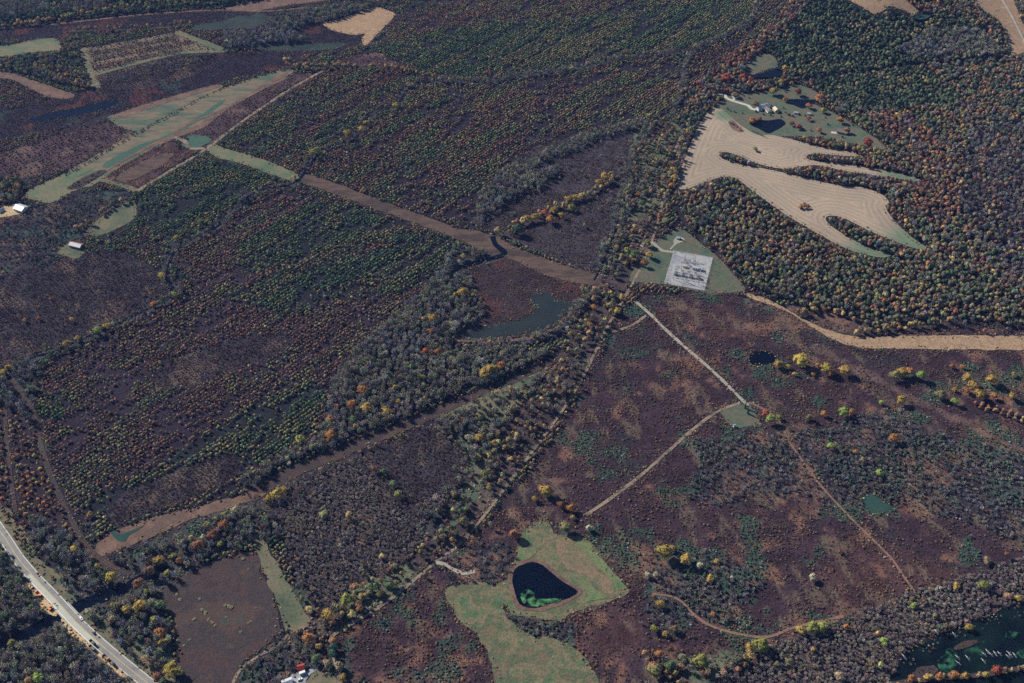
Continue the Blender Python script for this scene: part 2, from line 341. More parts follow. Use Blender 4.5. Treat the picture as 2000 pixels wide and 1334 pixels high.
# centre left plantation colouring
zone('plant_green', (260, 380), (360, 320), (430, 300), (560, 350), (520, 380), (430, 430), (340, 500), (300, 470), (270, 420))
zone('plant_rust', (330, 500), (520, 400), (560, 380), (700, 420), (600, 500), (480, 560), (380, 560))
zone('plant_green', (470, 480), (600, 400), (660, 392), (760, 430), (830, 470), (700, 480), (640, 470), (600, 500), (480, 540), (470, 500))
zone('plant_green', (480, 590), (560, 540), (620, 520), (700, 500), (800, 480), (820, 500), (700, 550), (600, 575), (540, 610))
zone('plant_rust', (-200, 760), (100, 720), (300, 640), (420, 580), (560, 620), (700, 590), (840, 560), (740, 645), (650, 730), (640, 790), (560, 880), (470, 930), (300, 960), (200, 1020), (150, 1020), (90, 880), (60, 800))
zone('plant_green', (60, 760), (130, 770), (130, 820), (80, 820))
zone('plant_green', (470, 800), (620, 740), (640, 790), (590, 860), (480, 920), (300, 970), (200, 1020), (150, 990), (330, 900))
zone('thicket', (330, 700), (470, 660), (560, 650), (560, 690), (420, 740), (290, 770))
zone('thicket', (200, 1000), (240, 960), (390, 902), (465, 880), (470, 925), (400, 962), (300, 1006), (220, 1030))
zone('bare', (-200, 760), (0, 745), (60, 705), (85, 735), (70, 800), (95, 880), (70, 890), (40, 800), (-200, 860))
zone('plant_orange', (-600, 900), (0, 790), (60, 830), (95, 900), (130, 1000), (165, 1065), (100, 1075), (0, 1010), (-600, 1080))
zone('bare', (60, 1010), (150, 1055), (175, 1085), (170, 1100), (100, 1100), (50, 1060))
# woods round the highway, lower left
zone('openwood', (90, 1110), (190, 1090), (260, 1075), (380, 1010), (500, 968), (520, 1000), (500, 1060), (430, 1085), (310, 1160), (320, 1210), (340, 1260), (345, 1500), (260, 1500), (240, 1280), (120, 1160))
zone('bare', (-600, 1060), (0, 1070), (60, 1150), (130, 1215), (270, 1330), (300, 1500), (-600, 1600))
zone('scrub', (452, 1500), (468, 1310), (500, 1288), (560, 1238), (610, 1240), (650, 1262), (668, 1345), (690, 1500))
# right hand upland
zone('mature', (1330, 240), (1340, 180), (1420, 110), (1500, 70), (1560, 0), (1620, -300), (2900, -300), (2900, 640), (2000, 640), (1850, 655), (1700, 650), (1560, 600), (1455, 560), (1330, 440), (1310, 380))
zone('mature_green', (1500, 150), (1480, 90), (1530, 40), (1570, -10), (1640, -40), (1760, 30), (1900, 40), (1960, 100), (1960, 112), (1700, 145), (1560, 160))
zone('bare', (1800, 70), (1900, 60), (1960, 100), (1950, 112), (1780, 118), (1750, 100))
zone('redwood', (1420, 110), (1490, 70), (1560, -20), (1600, -60), (1570, 20), (1500, 90), (1450, 130), (1400, 190), (1350, 210), (1360, 170))
zone('mature_gold', (1330, 360), (1400, 350), (1440, 360), (1560, 450), (1700, 510), (1830, 500), (1900, 520), (1960, 560), (1900, 600), (1760, 610), (1560, 600), (1460, 560), (1400, 490), (1340, 440))
zone('mature_green', (1580, 150), (1800, 130), (1880, 190), (1860, 220), (1700, 220), (1600, 190))
zone('bluewood', (1900, 250), (2000, 230), (2400, 240), (2400, 620), (2000, 560), (1940, 500), (1880, 400), (1870, 330))
zone('redwood', (1700, 225), (1760, 220), (1830, 270), (1860, 330), (1880, 420), (1820, 440), (1760, 400), (1740, 370), (1700, 350), (1830, 350), (1760, 290), (1720, 250))
# property valley
zone('thicket', (930, 385), (1025, 300), (1110, 258), (1230, 238), (1275, 240), (1240, 300), (1225, 370), (1195, 440), (1170, 535), (1080, 505), (1000, 470), (930, 440))
zone('clearing', (945, 380), (1030, 302), (1110, 262), (1228, 246), (1240, 262), (1228, 350), (1200, 430), (1165, 528), (1080, 503), (1000, 468), (940, 435))
zone('bare', (935, 440), (930, 385), (970, 350), (1040, 340), (1100, 330), (1060, 370), (1000, 390), (960, 420))
zone('bare', (650, 735), (735, 650), (845, 555), (880, 500), (935, 505), (940, 560), (935, 610), (885, 655), (880, 690), (1000, 690), (1075, 690), (960, 745), (790, 812), (640, 866), (615, 860), (640, 790))
zone('marsh', (885, 500), (965, 480), (1050, 530), (1140, 560), (1130, 600), (1080, 650), (960, 680), (885, 665), (930, 610), (910, 560))
zone('belt', (1240, 235), (1345, 232), (1325, 300), (1305, 380), (1285, 450), (1262, 495), (1230, 548), (1205, 600), (1180, 655), (1150, 720), (1100, 800), (1040, 880), (960, 985), (900, 1060), (850, 1095), (760, 1165), (650, 1240), (610, 1235), (560, 1130), (640, 1180), (720, 1110), (800, 1100), (880, 1010), (920, 950), (960, 880), (1010, 800), (1070, 730), (1110, 670), (1080, 640), (1140, 580), (1175, 540), (1205, 440), (1230, 350))
zone('bare_brown', (505, 965), (590, 925), (700, 888), (830, 832), (880, 850), (920, 900), (905, 960), (860, 1030), (780, 1105), (700, 1140), (640, 1190), (600, 1170), (545, 1060))
zone('openwood', (840, 830), (880, 800), (960, 770), (1060, 720), (1050, 740), (1000, 800), (950, 890), (900, 985), (850, 1050), (820, 1040), (890, 960), (920, 900), (890, 850))
zone('thicket', (700, 890), (820, 835), (880, 855), (900, 900), (880, 960), (790, 1000), (740, 950))
zone('bare', (840, 828), (900, 800), (925, 790), (930, 820), (905, 850), (870, 850))
# brown upland brush, lower right
zone('brush', (1255, 575), (1380, 572), (1470, 582), (1560, 622), (1660, 640), (1850, 640), (2400, 640), (2800, 1500), (1100, 1700), (640, 1500), (655, 1250), (760, 1175), (870, 1085), (930, 1040), (1000, 960), (1100, 830), (1170, 690), (1215, 605))
zone('rustbrush', (1300, 600), (1420, 600), (1500, 640), (1400, 680), (1320, 650))
zone('scrub', (1340, 890), (1420, 842), (1520, 832), (1640, 832), (1720, 810), (1860, 850), (2000, 900), (2400, 1000), (2400, 1060), (2000, 1060), (1860, 1010), (1760, 960), (1680, 1000), (1600, 985), (1540, 965), (1450, 985), (1360, 960))
zone('scrub', (1250, 1090), (1400, 1090), (1480, 1130), (1440, 1180), (1380, 1230), (1290, 1260), (1260, 1180))
zone('scrub', (880, 1090), (1010, 1060), (1010, 1110), (960, 1130), (890, 1130), (860, 1110))
zone('scrub', (960, 1230), (1060, 1215), (1150, 1250), (1160, 1290), (1100, 1260))
zone('bare_brown', (1380, 1320), (1480, 1272), (1560, 1240), (1640, 1212), (1720, 1180), (1840, 1130), (2000, 1090), (2300, 1020), (2300, 1100), (2000, 1170), (1920, 1205), (1830, 1240), (1755, 1280), (1745, 1500), (1300, 1500))
zone('belt', (1260, 1290), (1400, 1275), (1480, 1262), (1480, 1285), (1400, 1320), (1380, 1500), (1240, 1500))
zone('rustbrush', (1650, 1040), (1760, 1090), (1900, 1120), (1760, 1160), (1640, 1200), (1600, 1150))
zone('rustbrush', (1730, 960), (1800, 980), (1810, 1005), (1750, 1000))
zone('rustbrush', (1010, 1200), (1240, 1170), (1260, 1240), (1250, 1320), (1180, 1310), (1110, 1240))
zone('plant_orange', (1895, 790), (1930, 785), (2000, 815), (2300, 850), (2300, 880), (2000, 832), (1930, 808))
zone('open', (1470, 590), (1600, 605), (1700, 640), (1690, 655), (1620, 640), (1540, 610))
zline('open', 12, (1600, 685), (1690, 725), (1790, 785), (1900, 832), (2010, 890), (2200, 980))
# belts of taller trees along streams and lanes
zline('palebank', 13, (-120, 800), (0, 742), (60, 702), (130, 678), (200, 645), (265, 615), (325, 585), (345, 565), (325, 545), (342, 490), (390, 458), (430, 440), (440, 420), (500, 375), (560, 362), (590, 350))
zline('palebank', 11, (590, 345), (620, 305), (650, 292), (690, 275), (705, 250), (725, 225), (775, 205), (800, 172), (850, 160), (960, 160), (1010, 150), (1100, 140), (1200, 120), (1320, 104))
zline('palebank', 10, (1310, 230), (1330, 180), (1345, 110), (1400, 80), (1470, 35), (1480, -20))
zline('palebank', 24, (985, 345), (1030, 325), (1070, 306), (1110, 290), (1170, 264), (1262, 242))
zline('palebank', 14, (1170, 520), (1200, 450), (1218, 370), (1240, 300), (1270, 250))
zline('palebank', 18, (895, 485), (960, 500), (900, 520), (905, 560), (930, 610), (920, 625))
zline('palebank', 14, (885, 690), (940, 686), (1000, 686))
zline('palebank', 12, (1240, 350), (1215, 440), (1190, 510), (1165, 545))
zline('palebank', 14, (900, 662), (1000, 668), (1060, 655), (1110, 630), (1140, 590))
zline('edgewood', 14, (480, 950), (545, 905), (600, 880), (650, 860), (790, 806), (912, 752), (1000, 718), (1060, 692))
zline('hedge', 10, (-200, 75), (0, 55), (115, 40), (200, 22), (300, 10), (420, 2), (520, -14))
zline('hedge', 6, (125, 63), (180, 60), (260, 58), (340, 52), (370, 48))
zline('hedge', 8, (560, 118), (590, 130), (640, 132), (740, 134), (780, 140), (830, 150), (850, 150))
zline('hedge', 7, (560, 130), (620, 142))
zline('plant_rust', 8, (330, 195), (380, 185), (430, 170), (480, 152))
zline('hedge', 10, (970, 462), (1040, 432), (1110, 398), (1150, 380), (1205, 348))
zline('hedge', 8, (1560, 618), (1620, 610), (1700, 632), (1790, 620))
zline('hedge', 8, (1660, 652), (1720, 645), (1790, 640), (1850, 630))
zline('hedge', 7, (265, 395), (225, 400), (175, 440), (150, 448))

# ------------------------------------------------------------------ sheets laid on the ground (outlines in photo pixels, put on the terrain)
SHEETS = []
def outline(pts, jit, step=4.0, smooth=True, seed=0):
    P = PX(pts)
    if smooth: P = catmull(P, step, True)
    else:
        Q = []
        for a, b in zip(P, np.roll(P, -1, 0)):
            k = max(1, int(np.linalg.norm(b-a)/step)); Q += [a+(b-a)*i/k for i in range(k)]
        P = np.array(Q)
    if jit:
        t = np.roll(P, -1, 0)-np.roll(P, 1, 0); n = np.stack([-t[:, 1], t[:, 0]], -1)/np.maximum(1e-6, np.linalg.norm(t, axis=1))[:, None]
        k = (fbm(P[:, 0]/9, P[:, 1]/9, 31+seed, 3)-.5)*2*jit; P = P+n*k[:, None]
    return P
def tess(P, inner):
    xs = np.arange(P[:, 0].min(), P[:, 0].max(), inner); ys = np.arange(P[:, 1].min(), P[:, 1].max(), inner)
    gx, gy = np.meshgrid(xs, ys); gx = gx.ravel()+rng.uniform(-.2, .2, gx.size)*inner; gy = gy.ravel()+rng.uniform(-.2, .2, gy.size)*inner
    m = inpoly(gx, gy, P); I = np.stack([gx[m], gy[m]], -1)
    nb = len(P); V = [Vector(p) for p in P]+[Vector(p) for p in I]
    r = delaunay_2d_cdt(V, [(i, (i+1) % nb) for i in range(nb)], [], 1, 1e-4)
    vo = np.array([(v.x, v.y) for v in r[0]]); fo = [f for f in r[2] if len(f) == 3]
    return vo, np.array(fo, np.int32)
def sheet(name, pts, mat, label, off=.25, jit=1.5, inner=10, smooth=True, flat=False, kind='structure', cat=None, cut=True, extra=None):
    P = outline(pts, jit*1.35, seed=len(SHEETS), smooth=smooth); SHEETS.append(P)
    if cut: fill(clear, P, True); fill(openland, P, True)
    v, f = tess(P, inner)
    z = H(v[:, 0], v[:, 1]); z = np.full(len(v), H(P[:, 0], P[:, 1]).max()+.05+off*.4) if flat else z+off
    me = fastmesh(name, np.column_stack([v, z]), f)
    if me.polygons[0].normal.z < 0: me.flip_normals()
    me.materials.append(M[mat] if isinstance(mat, str) else mat)
    if extra: extra(me, v, P)
    o = link(name, me); tag(o, label, cat or name.replace('_', ' '), kind=kind); return o
def ribbon(name, pts, width, mat, label, off=.35, cut=1.0, kind='structure', wob=.35, world=False, cat=None):
    C = catmull(PX(pts) if not world else np.array(pts, float), 4.0)
    t = np.gradient(C, axis=0); n = np.stack([-t[:, 1], t[:, 0]], -1)/np.maximum(1e-6, np.linalg.norm(t, axis=1))[:, None]
    wv = width/2*(1+wob*(fbm(C[:, 0]/12, C[:, 1]/12, 77, 3)-.5)*2)[:, None]
    A = C+n*wv; B = C-n*wv; k = len(C)
    zz = np.maximum(np.maximum(H(A[:, 0], A[:, 1]), H(B[:, 0], B[:, 1])), H(C[:, 0], C[:, 1]))+off
    V = np.concatenate([np.column_stack([A, zz]), np.column_stack([B, zz])])
    Fc = [(i, k+i, k+i+1, i+1) for i in range(k-1)]
    me = fastmesh(name, V, Fc)
    if me.polygons[0].normal.z < 0: me.flip_normals()
    me.materials.append(M[mat]); o = link(name, me); tag(o, label, cat or name.replace('_', ' '), kind=kind)
    if cut: fill_line(clear, C, width/2+cut, True)
    if cut and name not in ('creek', 'gravel_lane', 'wooded_road'): fill_line(openland, C, width/2-.5, True)
    return o, C

# --- the stubble field with its swaths
def swaths(me, v, P):
    dist = np.full(len(v), 1e9)
    for a, b in zip(P, np.roll(P, -1, 0)):
        ab = b-a; t = np.clip(((v-a) @ ab)/max(1e-9, ab @ ab), 0, 1); dist = np.minimum(dist, np.linalg.norm(v-a-t[:, None]*ab, axis=1))
    at = me.attributes.new('swath', 'FLOAT', 'POINT'); at.data.foreach_set('value', dist.astype(np.float32))
def stubble_material():
    m, t, b = newmat('corn_stubble')
    at = N(t, 'ShaderNodeAttribute', attribute_name='swath')
    tc = N(t, 'ShaderNodeTexCoord'); nz = N(t, 'ShaderNodeTexNoise'); nz.inputs['Scale'].default_value = .03; nz.inputs['Detail'].default_value = 4
    t.links.new(tc.outputs['Object'], nz.inputs['Vector'])
    ad = N(t, 'ShaderNodeMath', operation='MULTIPLY_ADD'); ad.inputs[1].default_value = 3.0
    t.links.new(nz.outputs[0], ad.inputs[0]); t.links.new(at.outputs['Fac'], ad.inputs[2])
    mu = N(t, 'ShaderNodeMath', operation='MULTIPLY'); mu.inputs[1].default_value = 2*math.pi/7.0; t.links.new(ad.outputs[0], mu.inputs[0])
    sn = N(t, 'ShaderNodeMath', operation='SINE'); t.links.new(mu.outputs[0], sn.inputs[0])
    cr = N(t, 'ShaderNodeMapRange'); cr.inputs[1].default_value = -.6; cr.inputs[2].default_value = 1; cr.inputs[3].default_value = .89; cr.inputs[4].default_value = 1.09
    t.links.new(sn.outputs[0], cr.inputs[0])
    n5 = N(t, 'ShaderNodeTexNoise'); n5.inputs['Scale'].default_value = .09; n5.inputs['Detail'].default_value = 5; t.links.new(tc.outputs['Object'], n5.inputs['Vector'])
    br_ = N(t, 'ShaderNodeMapRange'); br_.inputs[1].default_value = .30; br_.inputs[2].default_value = .52; t.links.new(n5.outputs[0], br_.inputs[0])
    bm_ = N(t, 'ShaderNodeMix', data_type='FLOAT'); t.links.new(br_.outputs[0], bm_.inputs[0]); bm_.inputs[2].default_value = 1.0; t.links.new(cr.outputs[0], bm_.inputs[3])
    n6 = N(t, 'ShaderNodeTexNoise'); n6.inputs['Scale'].default_value = .5; n6.inputs['Detail'].default_value = 4; t.links.new(tc.outputs['Object'], n6.inputs['Vector'])
    m6 = N(t, 'ShaderNodeMapRange'); m6.inputs[1].default_value = .3; m6.inputs[2].default_value = .7; m6.inputs[3].default_value = .86; m6.inputs[4].default_value = 1.14; t.links.new(n6.outputs[0], m6.inputs[0])
    cx_ = N(t, 'ShaderNodeMath', operation='MULTIPLY'); t.links.new(bm_.outputs[0], cx_.inputs[0]); t.links.new(m6.outputs[0], cx_.inputs[1]); cr = cx_
    n2 = N(t, 'ShaderNodeTexNoise'); n2.inputs['Scale'].default_value = .012; n2.inputs['Detail'].default_value = 6; t.links.new(tc.outputs['Object'], n2.inputs['Vector'])
    rp = N(t, 'ShaderNodeValToRGB'); rp.color_ramp.elements[0].position = .36; rp.color_ramp.elements[1].position = .66
    rp.color_ramp.elements[0].color = (.205, .17, .138, 1); rp.color_ramp.elements[1].color = (.265, .215, .17, 1); t.links.new(n2.outputs[0], rp.inputs[0])
    # sown grass waterways at the far tips of the lobes
    sp = N(t, 'ShaderNodeAttribute', attribute_name='tip')
    mg = N(t, 'ShaderNodeMix', data_type='RGBA'); t.links.new(sp.outputs['Fac'], mg.inputs[0]); t.links.new(rp.outputs[0], mg.inputs[6]); mg.inputs[7].default_value = (.105, .14, .10, 1)
    mx = N(t, 'ShaderNodeMix', data_type='RGBA', blend_type='MULTIPLY'); mx.inputs[0].default_value = 1
    t.links.new(mg.outputs[2], mx.inputs[6]); t.links.new(cr.outputs[0], mx.inputs[7]); t.links.new(mx.outputs[2], b.inputs['Base Color'])
    n3 = N(t, 'ShaderNodeTexNoise'); n3.inputs['Scale'].default_value = .8; t.links.new(tc.outputs['Object'], n3.inputs['Vector'])
    bp = N(t, 'ShaderNodeBump'); bp.inputs['Distance'].default_value = .15; t.links.new(n3.outputs[0], bp.inputs['Height']); t.links.new(bp.outputs[0], b.inputs['Normal'])
    b.inputs['Specular IOR Level'].default_value = .05
    return m
M['stubble'] = stubble_material()
def field_extra(me, v, P):
    swaths(me, v, P)
    tips = PX([(1795, 478), (1715, 498), (1420, 225), (1770, 346)]); tip = np.zeros(len(v))
    for (c, r) in zip(tips, (62, 60, 26, 50)): tip = np.maximum(tip, 1-sstep(r*.35, r, np.linalg.norm(v-c, axis=1)))
    at = me.attributes.new('tip', 'FLOAT', 'POINT'); at.data.foreach_set('value', tip.astype(np.float32))
FIELD = [(1385, 217), (1400, 208), (1415, 216), (1440, 240), (1478, 263), (1505, 264), (1550, 273), (1600, 287), (1640, 293), (1678, 301), (1672, 305), (1630, 303), (1598, 300), (1578, 303), (1580, 312), (1640, 320), (1730, 334), (1802, 351), (1795, 354), (1730, 345), (1650, 334), (1600, 323), (1565, 325), (1525, 329),
         (1480, 320), (1450, 307), (1420, 297), (1406, 300), (1408, 308), (1432, 318), (1470, 326), (1515, 334), (1580, 350), (1640, 362), (1690, 368), (1722, 380), (1737, 396), (1729, 404), (1746, 430), (1780, 463), (1810, 484), (1790, 486), (1755, 474), (1700, 452), (1650, 427), (1622, 421), (1612, 427), (1626, 443), (1660, 466), (1700, 485), (1742, 497), (1725, 503), (1690, 497), (1640, 480), (1572, 441), (1520, 410), (1470, 373), (1432, 346), (1392, 350), (1338, 370), (1322, 360), (1330, 330), (1345, 290), (1362, 250)]
sheet('stubble_field', FIELD, 'stubble', 'tan harvested stubble field with long finger-like lobes, east of the lane', jit=.8, inner=4.5, extra=field_extra, cat='field')

G = sheet
G('field_island', [(1422, 240), (1430, 236), (1446, 248), (1454, 257), (1446, 259), (1430, 252)], 'reed', 'lens-shaped patch of dry brush inside the tan stubble field', off=.45, inner=6, cat='brush patch', cut=False)
G('farmyard_lawn', [(1400, 206), (1420, 190), (1440, 184), (1480, 181), (1530, 172), (1565, 167), (1600, 185), (1596, 205), (1630, 222), (1680, 250), (1728, 285), (1722, 292), (1690, 285), (1640, 275), (1600, 268), (1560, 266), (1530, 266), (1505, 264), (1478, 263), (1440, 240), (1415, 216)], 'lawn', 'green farmyard lawn between the two farm ponds and the stubble field', cat='lawn')
G('farmyard_meadow', [(1455, 146), (1462, 120), (1488, 104), (1512, 112), (1518, 130), (1490, 138), (1465, 150)], 'lawn', 'small dark meadow above the uppermost farm pond', cat='meadow')
G('substation_lawn', [(1268, 482), (1290, 464), (1325, 447), (1345, 456), (1372, 478), (1402, 502), (1436, 540), (1455, 566), (1420, 572), (1380, 572), (1300, 556), (1243, 551), (1228, 545), (1252, 503)], 'lawn', 'mown green lawn surrounding the fenced substation', jit=.6, cat='lawn')
G('substation_pad', [(1316, 490), (1393, 503), (1376, 568), (1297, 554)], 'gravel_grey', 'grey crushed-stone pad inside the substation fence', off=.4, jit=.2, smooth=False, cat='gravel pad')
G('turning_circle', [(1315, 470), (1320, 464), (1330, 463), (1337, 467), (1335, 472), (1325, 475), (1318, 480), (1310, 488), (1308, 486), (1316, 477)], 'gravel', 'pale gravel apron with a small hut above the substation', off=.42, jit=.2, cat='gravel apron')
G('straw_corridor', [(1452, 574), (1480, 578), (1520, 595), (1580, 628), (1640, 652), (1700, 659), (1800, 656), (2010, 656), (2300, 655), (2300, 690), (2010, 684), (1880, 683), (1760, 681), (1680, 679), (1620, 660), (1540, 610), (1485, 590)], 'straw', 'mown straw-coloured corridor sweeping to the edge below the wood', cat='field')
G('brown_corridor', [(584, 348), (600, 340), (640, 352), (740, 390), (850, 430), (890, 445), (935, 452), (968, 462), (985, 472), (1030, 492), (1090, 513), (1140, 528), (1172, 540), (1174, 552), (1140, 555), (1090, 545), (1050, 530), (1000, 507), (960, 494), (880, 462), (800, 432), (700, 396), (620, 367), (590, 357)], 'rowbrown', 'brown mown corridor running straight through the plantation to the marsh', cat='field')
G('rail_clearing', [(470, 972), (540, 925), (600, 897), (650, 877), (790, 822), (915, 769), (1000, 734), (1060, 709), (1100, 690), (1100, 700), (1010, 745), (935, 778), (850, 816), (720, 872), (600, 922), (540, 955), (500, 975)], 'brownfield', 'straight dark brown cutting along the foot of the grey wood', cat='clearing')
G('reed_bed', [(205, 1045), (240, 1030), (300, 1012), (360, 996), (450, 972), (505, 958), (520, 966), (450, 992), (380, 1012), (300, 1047), (235, 1072), (190, 1088), (170, 1085)], 'reed', 'tan reed bed around the small teal pool', cat='reed bed', jit=2)
G('brown_meadow', [(305, 1165), (350, 1130), (420, 1095), (495, 1080), (515, 1130), (548, 1222), (500, 1275), (470, 1300), (455, 1400), (352, 1400), (348, 1260), (325, 1200)], 'brownfield', 'rank brown field with pale bushes, left of the white trailer', cat='field', jit=2.5)
G('grass_strip', [(500, 1035), (518, 1060), (560, 1135), (604, 1212), (590, 1226), (560, 1226), (532, 1160), (506, 1095), (498, 1060)], 'grass', 'narrow pale green strip along the corner of the brown thicket', jit=2, cat='meadow')
G('valley_meadow', [(860, 812), (905, 790), (960, 765), (1010, 748), (1030, 755), (1010, 775), (960, 790), (930, 800), (900, 812), (870, 822)], 'grass', 'pale grassy opening below the straight brown cutting', jit=5, cat='meadow', cut=False)
G('valley_meadow', [(932, 802), (962, 786), (1005, 768), (1036, 764), (1022, 790), (988, 815), (958, 840), (946, 872), (934, 852), (925, 824)], 'grass', 'patchy green glade between bare trees left of the lane', off=.2, jit=3, cat='meadow', cut=False)
G('valley_meadow', [(862, 1048), (880, 1018), (905, 985), (930, 945), (950, 905), (966, 870), (988, 850), (976, 884), (956, 925), (930, 965), (905, 1004), (880, 1034)], 'lawn', 'long broken green glade beside the tree belt along the lane', off=.2, jit=4, cat='meadow', cut=False)
G('valley_grass', [(930, 905), (948, 895), (945, 930), (920, 960), (895, 985), (900, 965), (925, 935)], 'lawn', 'small green glade among bare trees beside the lane', jit=2.5, cat='glade')
G('pond_meadow', [(1003, 1090), (1010, 1062), (1022, 1040), (1045, 1022), (1068, 1018), (1082, 1040), (1105, 1042), (1132, 1048), (1152, 1060), (1175, 1090), (1203, 1128), (1230, 1152), (1218, 1163), (1180, 1176), (1130, 1192), (1085, 1212), (1040, 1208), (1005, 1198), (985, 1178), (988, 1140)], 'meadow', 'grassy meadow enclosing the pond with bright green algae', cat='meadow', jit=2.6)
G('long_meadow', [(868, 1158), (880, 1145), (920, 1138), (970, 1140), (1000, 1128), (985, 1170), (992, 1205), (1040, 1240), (1100, 1252), (1140, 1285), (1172, 1345), (1172, 1400), (1000, 1400), (960, 1290), (930, 1240), (895, 1205)], 'meadow', 'long tan and green meadow running off the bottom below the algae pond', off=.22, cat='meadow', jit=2.6)
G('pad_lawn', [(1406, 804), (1440, 790), (1462, 790), (1482, 818), (1484, 828), (1437, 838), (1418, 822)], 'lawn', 'small square grass pad at the end of the gravel drive', jit=.5, smooth=False, cat='lawn')
G('worksite', [(50, 1134), (62, 1136), (95, 1166), (116, 1192), (110, 1204), (88, 1194), (72, 1174), (60, 1156)], 'clay', 'dug clay of the roadworks above the highway bridge', off=.36, jit=1.2, inner=5, cat='worksite')
G('worksite', [(120, 1210), (130, 1204), (160, 1236), (185, 1262), (220, 1288), (252, 1326), (236, 1322), (200, 1286), (165, 1260), (138, 1238)], 'clay', 'bare tan soil of the roadworks below the highway bridge', off=.36, jit=1.2, inner=5, cat='worksite')
G('house_yard', [(554, 1336), (572, 1316), (585, 1313), (597, 1312), (611, 1304), (619, 1303), (620, 1308), (607, 1316), (598, 1328), (592, 1345), (556, 1350)], 'gravel_grey', 'grey gravel yard with a white car at the bottom edge', off=.42, jit=.4, cat='yard')
G('house_lawn', [(594, 1348), (600, 1326), (620, 1309), (632, 1322), (652, 1322), (664, 1350)], 'grass', 'patch of lawn beside the grey gravel yard', off=.3, cat='lawn')
# left-hand fields
G('bottom_field', [(50, 378), (140, 330), (265, 258), (360, 205), (420, 178), (500, 150), (556, 136), (575, 140), (500, 181), (440, 217), (395, 251), (340, 271), (270, 307), (225, 332), (205, 347), (180, 362), (140, 374), (112, 392), (85, 395)], 'strip', 'long pale green strip field running diagonally across the upper left', cat='field')
G('green_crop', [(200, 322), (255, 291), (330, 263), (375, 236), (432, 197), (436, 202), (385, 238), (340, 266), (262, 304), (216, 327)], 'teal', 'narrow teal crop band down the long strip field', off=.4, cat='crop', jit=2)
G('pasture', [(52, 377), (100, 352), (150, 330), (190, 326), (150, 348), (190, 345), (205, 347), (180, 362), (140, 374), (112, 392), (85, 395)], 'brightgrass', 'green pasture at the lower end of the long strip field', off=.38, cat='pasture', jit=2.5)
G('brush_island', [(130, 370), (150, 354), (195, 334), (214, 331), (182, 354), (152, 369)], 'brownfield', 'dark brush island inside the lower strip field', off=.5, cat='brush', jit=2)
G('tan_headland', [(265, 300), (330, 266), (400, 236), (470, 192), (545, 148), (560, 146), (500, 182), (440, 217), (395, 250), (340, 271)], 'reed', 'tan headland along the lower edge of the strip field', off=.42, cat='headland', jit=2)
G('tan_headland', [(226, 224), (330, 191), (421, 166), (429, 171), (390, 182), (330, 200), (240, 230)], 'reed', 'tan headland along the upper edge of the grey-green field', off=.42, cat='headland', jit=2)
G('grey_field', [(212, 233), (228, 222), (330, 190), (420, 166), (430, 174), (385, 196), (330, 226), (266, 256)], 'strip', 'grey-green field with a tan upper edge, above the long strip field', cat='field')
G('corner_crop', [(355, 281), (374, 264), (412, 270), (404, 281), (382, 291), (362, 289)], 'teal', 'small bright green plot beside the crossing farm tracks', cat='crop')
G('food_plot', [(402, 291), (412, 281), (440, 290), (500, 307), (560, 329), (584, 345), (576, 353), (545, 346), (470, 319), (420, 306)], 'brightgrass', 'bright green plot leading into the brown corridor', cat='crop')
G('far_green_field', [(-200, 105), (0, 90), (60, 79), (105, 75), (120, 88), (112, 98), (60, 103), (0, 111), (-200, 128)], 'brightgrass', 'pale green field at the far left beside the wood', cat='field')
G('far_brown_field', [(-200, 135), (0, 140), (60, 156), (120, 176), (146, 186), (130, 193), (95, 189), (50, 168), (0, 152), (-200, 150)], 'reed', 'reddish brown clearing at the far left edge', cat='field')
G('clearing_edge', [(160, 96), (200, 90), (340, 63), (352, 61), (434, 97), (428, 103), (352, 104), (280, 118), (190, 144), (200, 168), (184, 168), (172, 130)], 'grass', 'grassy margin framing the striped clearing at upper left', cat='meadow', cut=False)
for i, (q, nm) in enumerate(((((178, 100), (330, 70), (342, 66), (360, 72), (300, 84), (182, 106)), 'upper'), (((182, 112), (300, 90), (365, 76), (378, 84), (300, 100), (184, 120)), 'middle'), (((186, 126), (300, 104), (370, 92), (345, 102), (280, 114), (188, 138)), 'lower'))):
    G('brush_strip', list(q), 'reed', f'{nm} band of brown brush inside the striped clearing', off=.4, cat='brush', cut=False)
G('small_meadow', [(176, 452), (190, 431), (235, 402), (258, 393), (268, 410), (262, 427), (240, 441), (206, 456), (182, 461)], 'grass', 'grassy pocket meadow beside the plantation at left', cat='meadow')
G('rust_clearing', [(225, 350), (265, 322), (320, 300), (338, 305), (300, 332), (255, 352)], 'rowbrown', 'bare reddish plot between two grass tracks at left', off=.25, cat='field')
G('barn_yard', [(-60, 412), (0, 404), (30, 399), (52, 405), (46, 416), (20, 422), (0, 424), (-60, 430)], 'sand', 'bright sandy yard beside the white roofed barn', cat='yard')
G('shed_clearing', [(108, 490), (130, 476), (146, 474), (164, 490), (150, 505), (128, 500)], 'grass', 'small pale clearing around the red and white shed', cat='clearing')
G('far_tan_field', [(631, 46), (660, 38), (720, 18), (735, 12), (771, 26), (768, 34), (748, 55), (715, 88), (706, 76), (712, 66), (690, 68), (650, 60)], 'straw', 'pale tan field far away between the woods at the top', cat='field')
G('ridge_tan_field', [(1640, -12), (1700, 24), (1712, 27), (1728, 20), (1742, 12), (1780, 26), (1790, 16), (1770, 0), (1760, -30), (1650, -40)], 'straw', 'pale tan hilltop field above the round pond', cat='field')
G('corner_tan_field', [(1890, -20), (1915, 15), (1945, 35), (1962, 60), (1974, 100), (1980, 108), (2020, 98), (2080, 90), (2010, 60), (1985, 15), (1960, -40), (1900, -60)], 'straw', 'pale tan field in the far top corner with a track through it', cat='field')
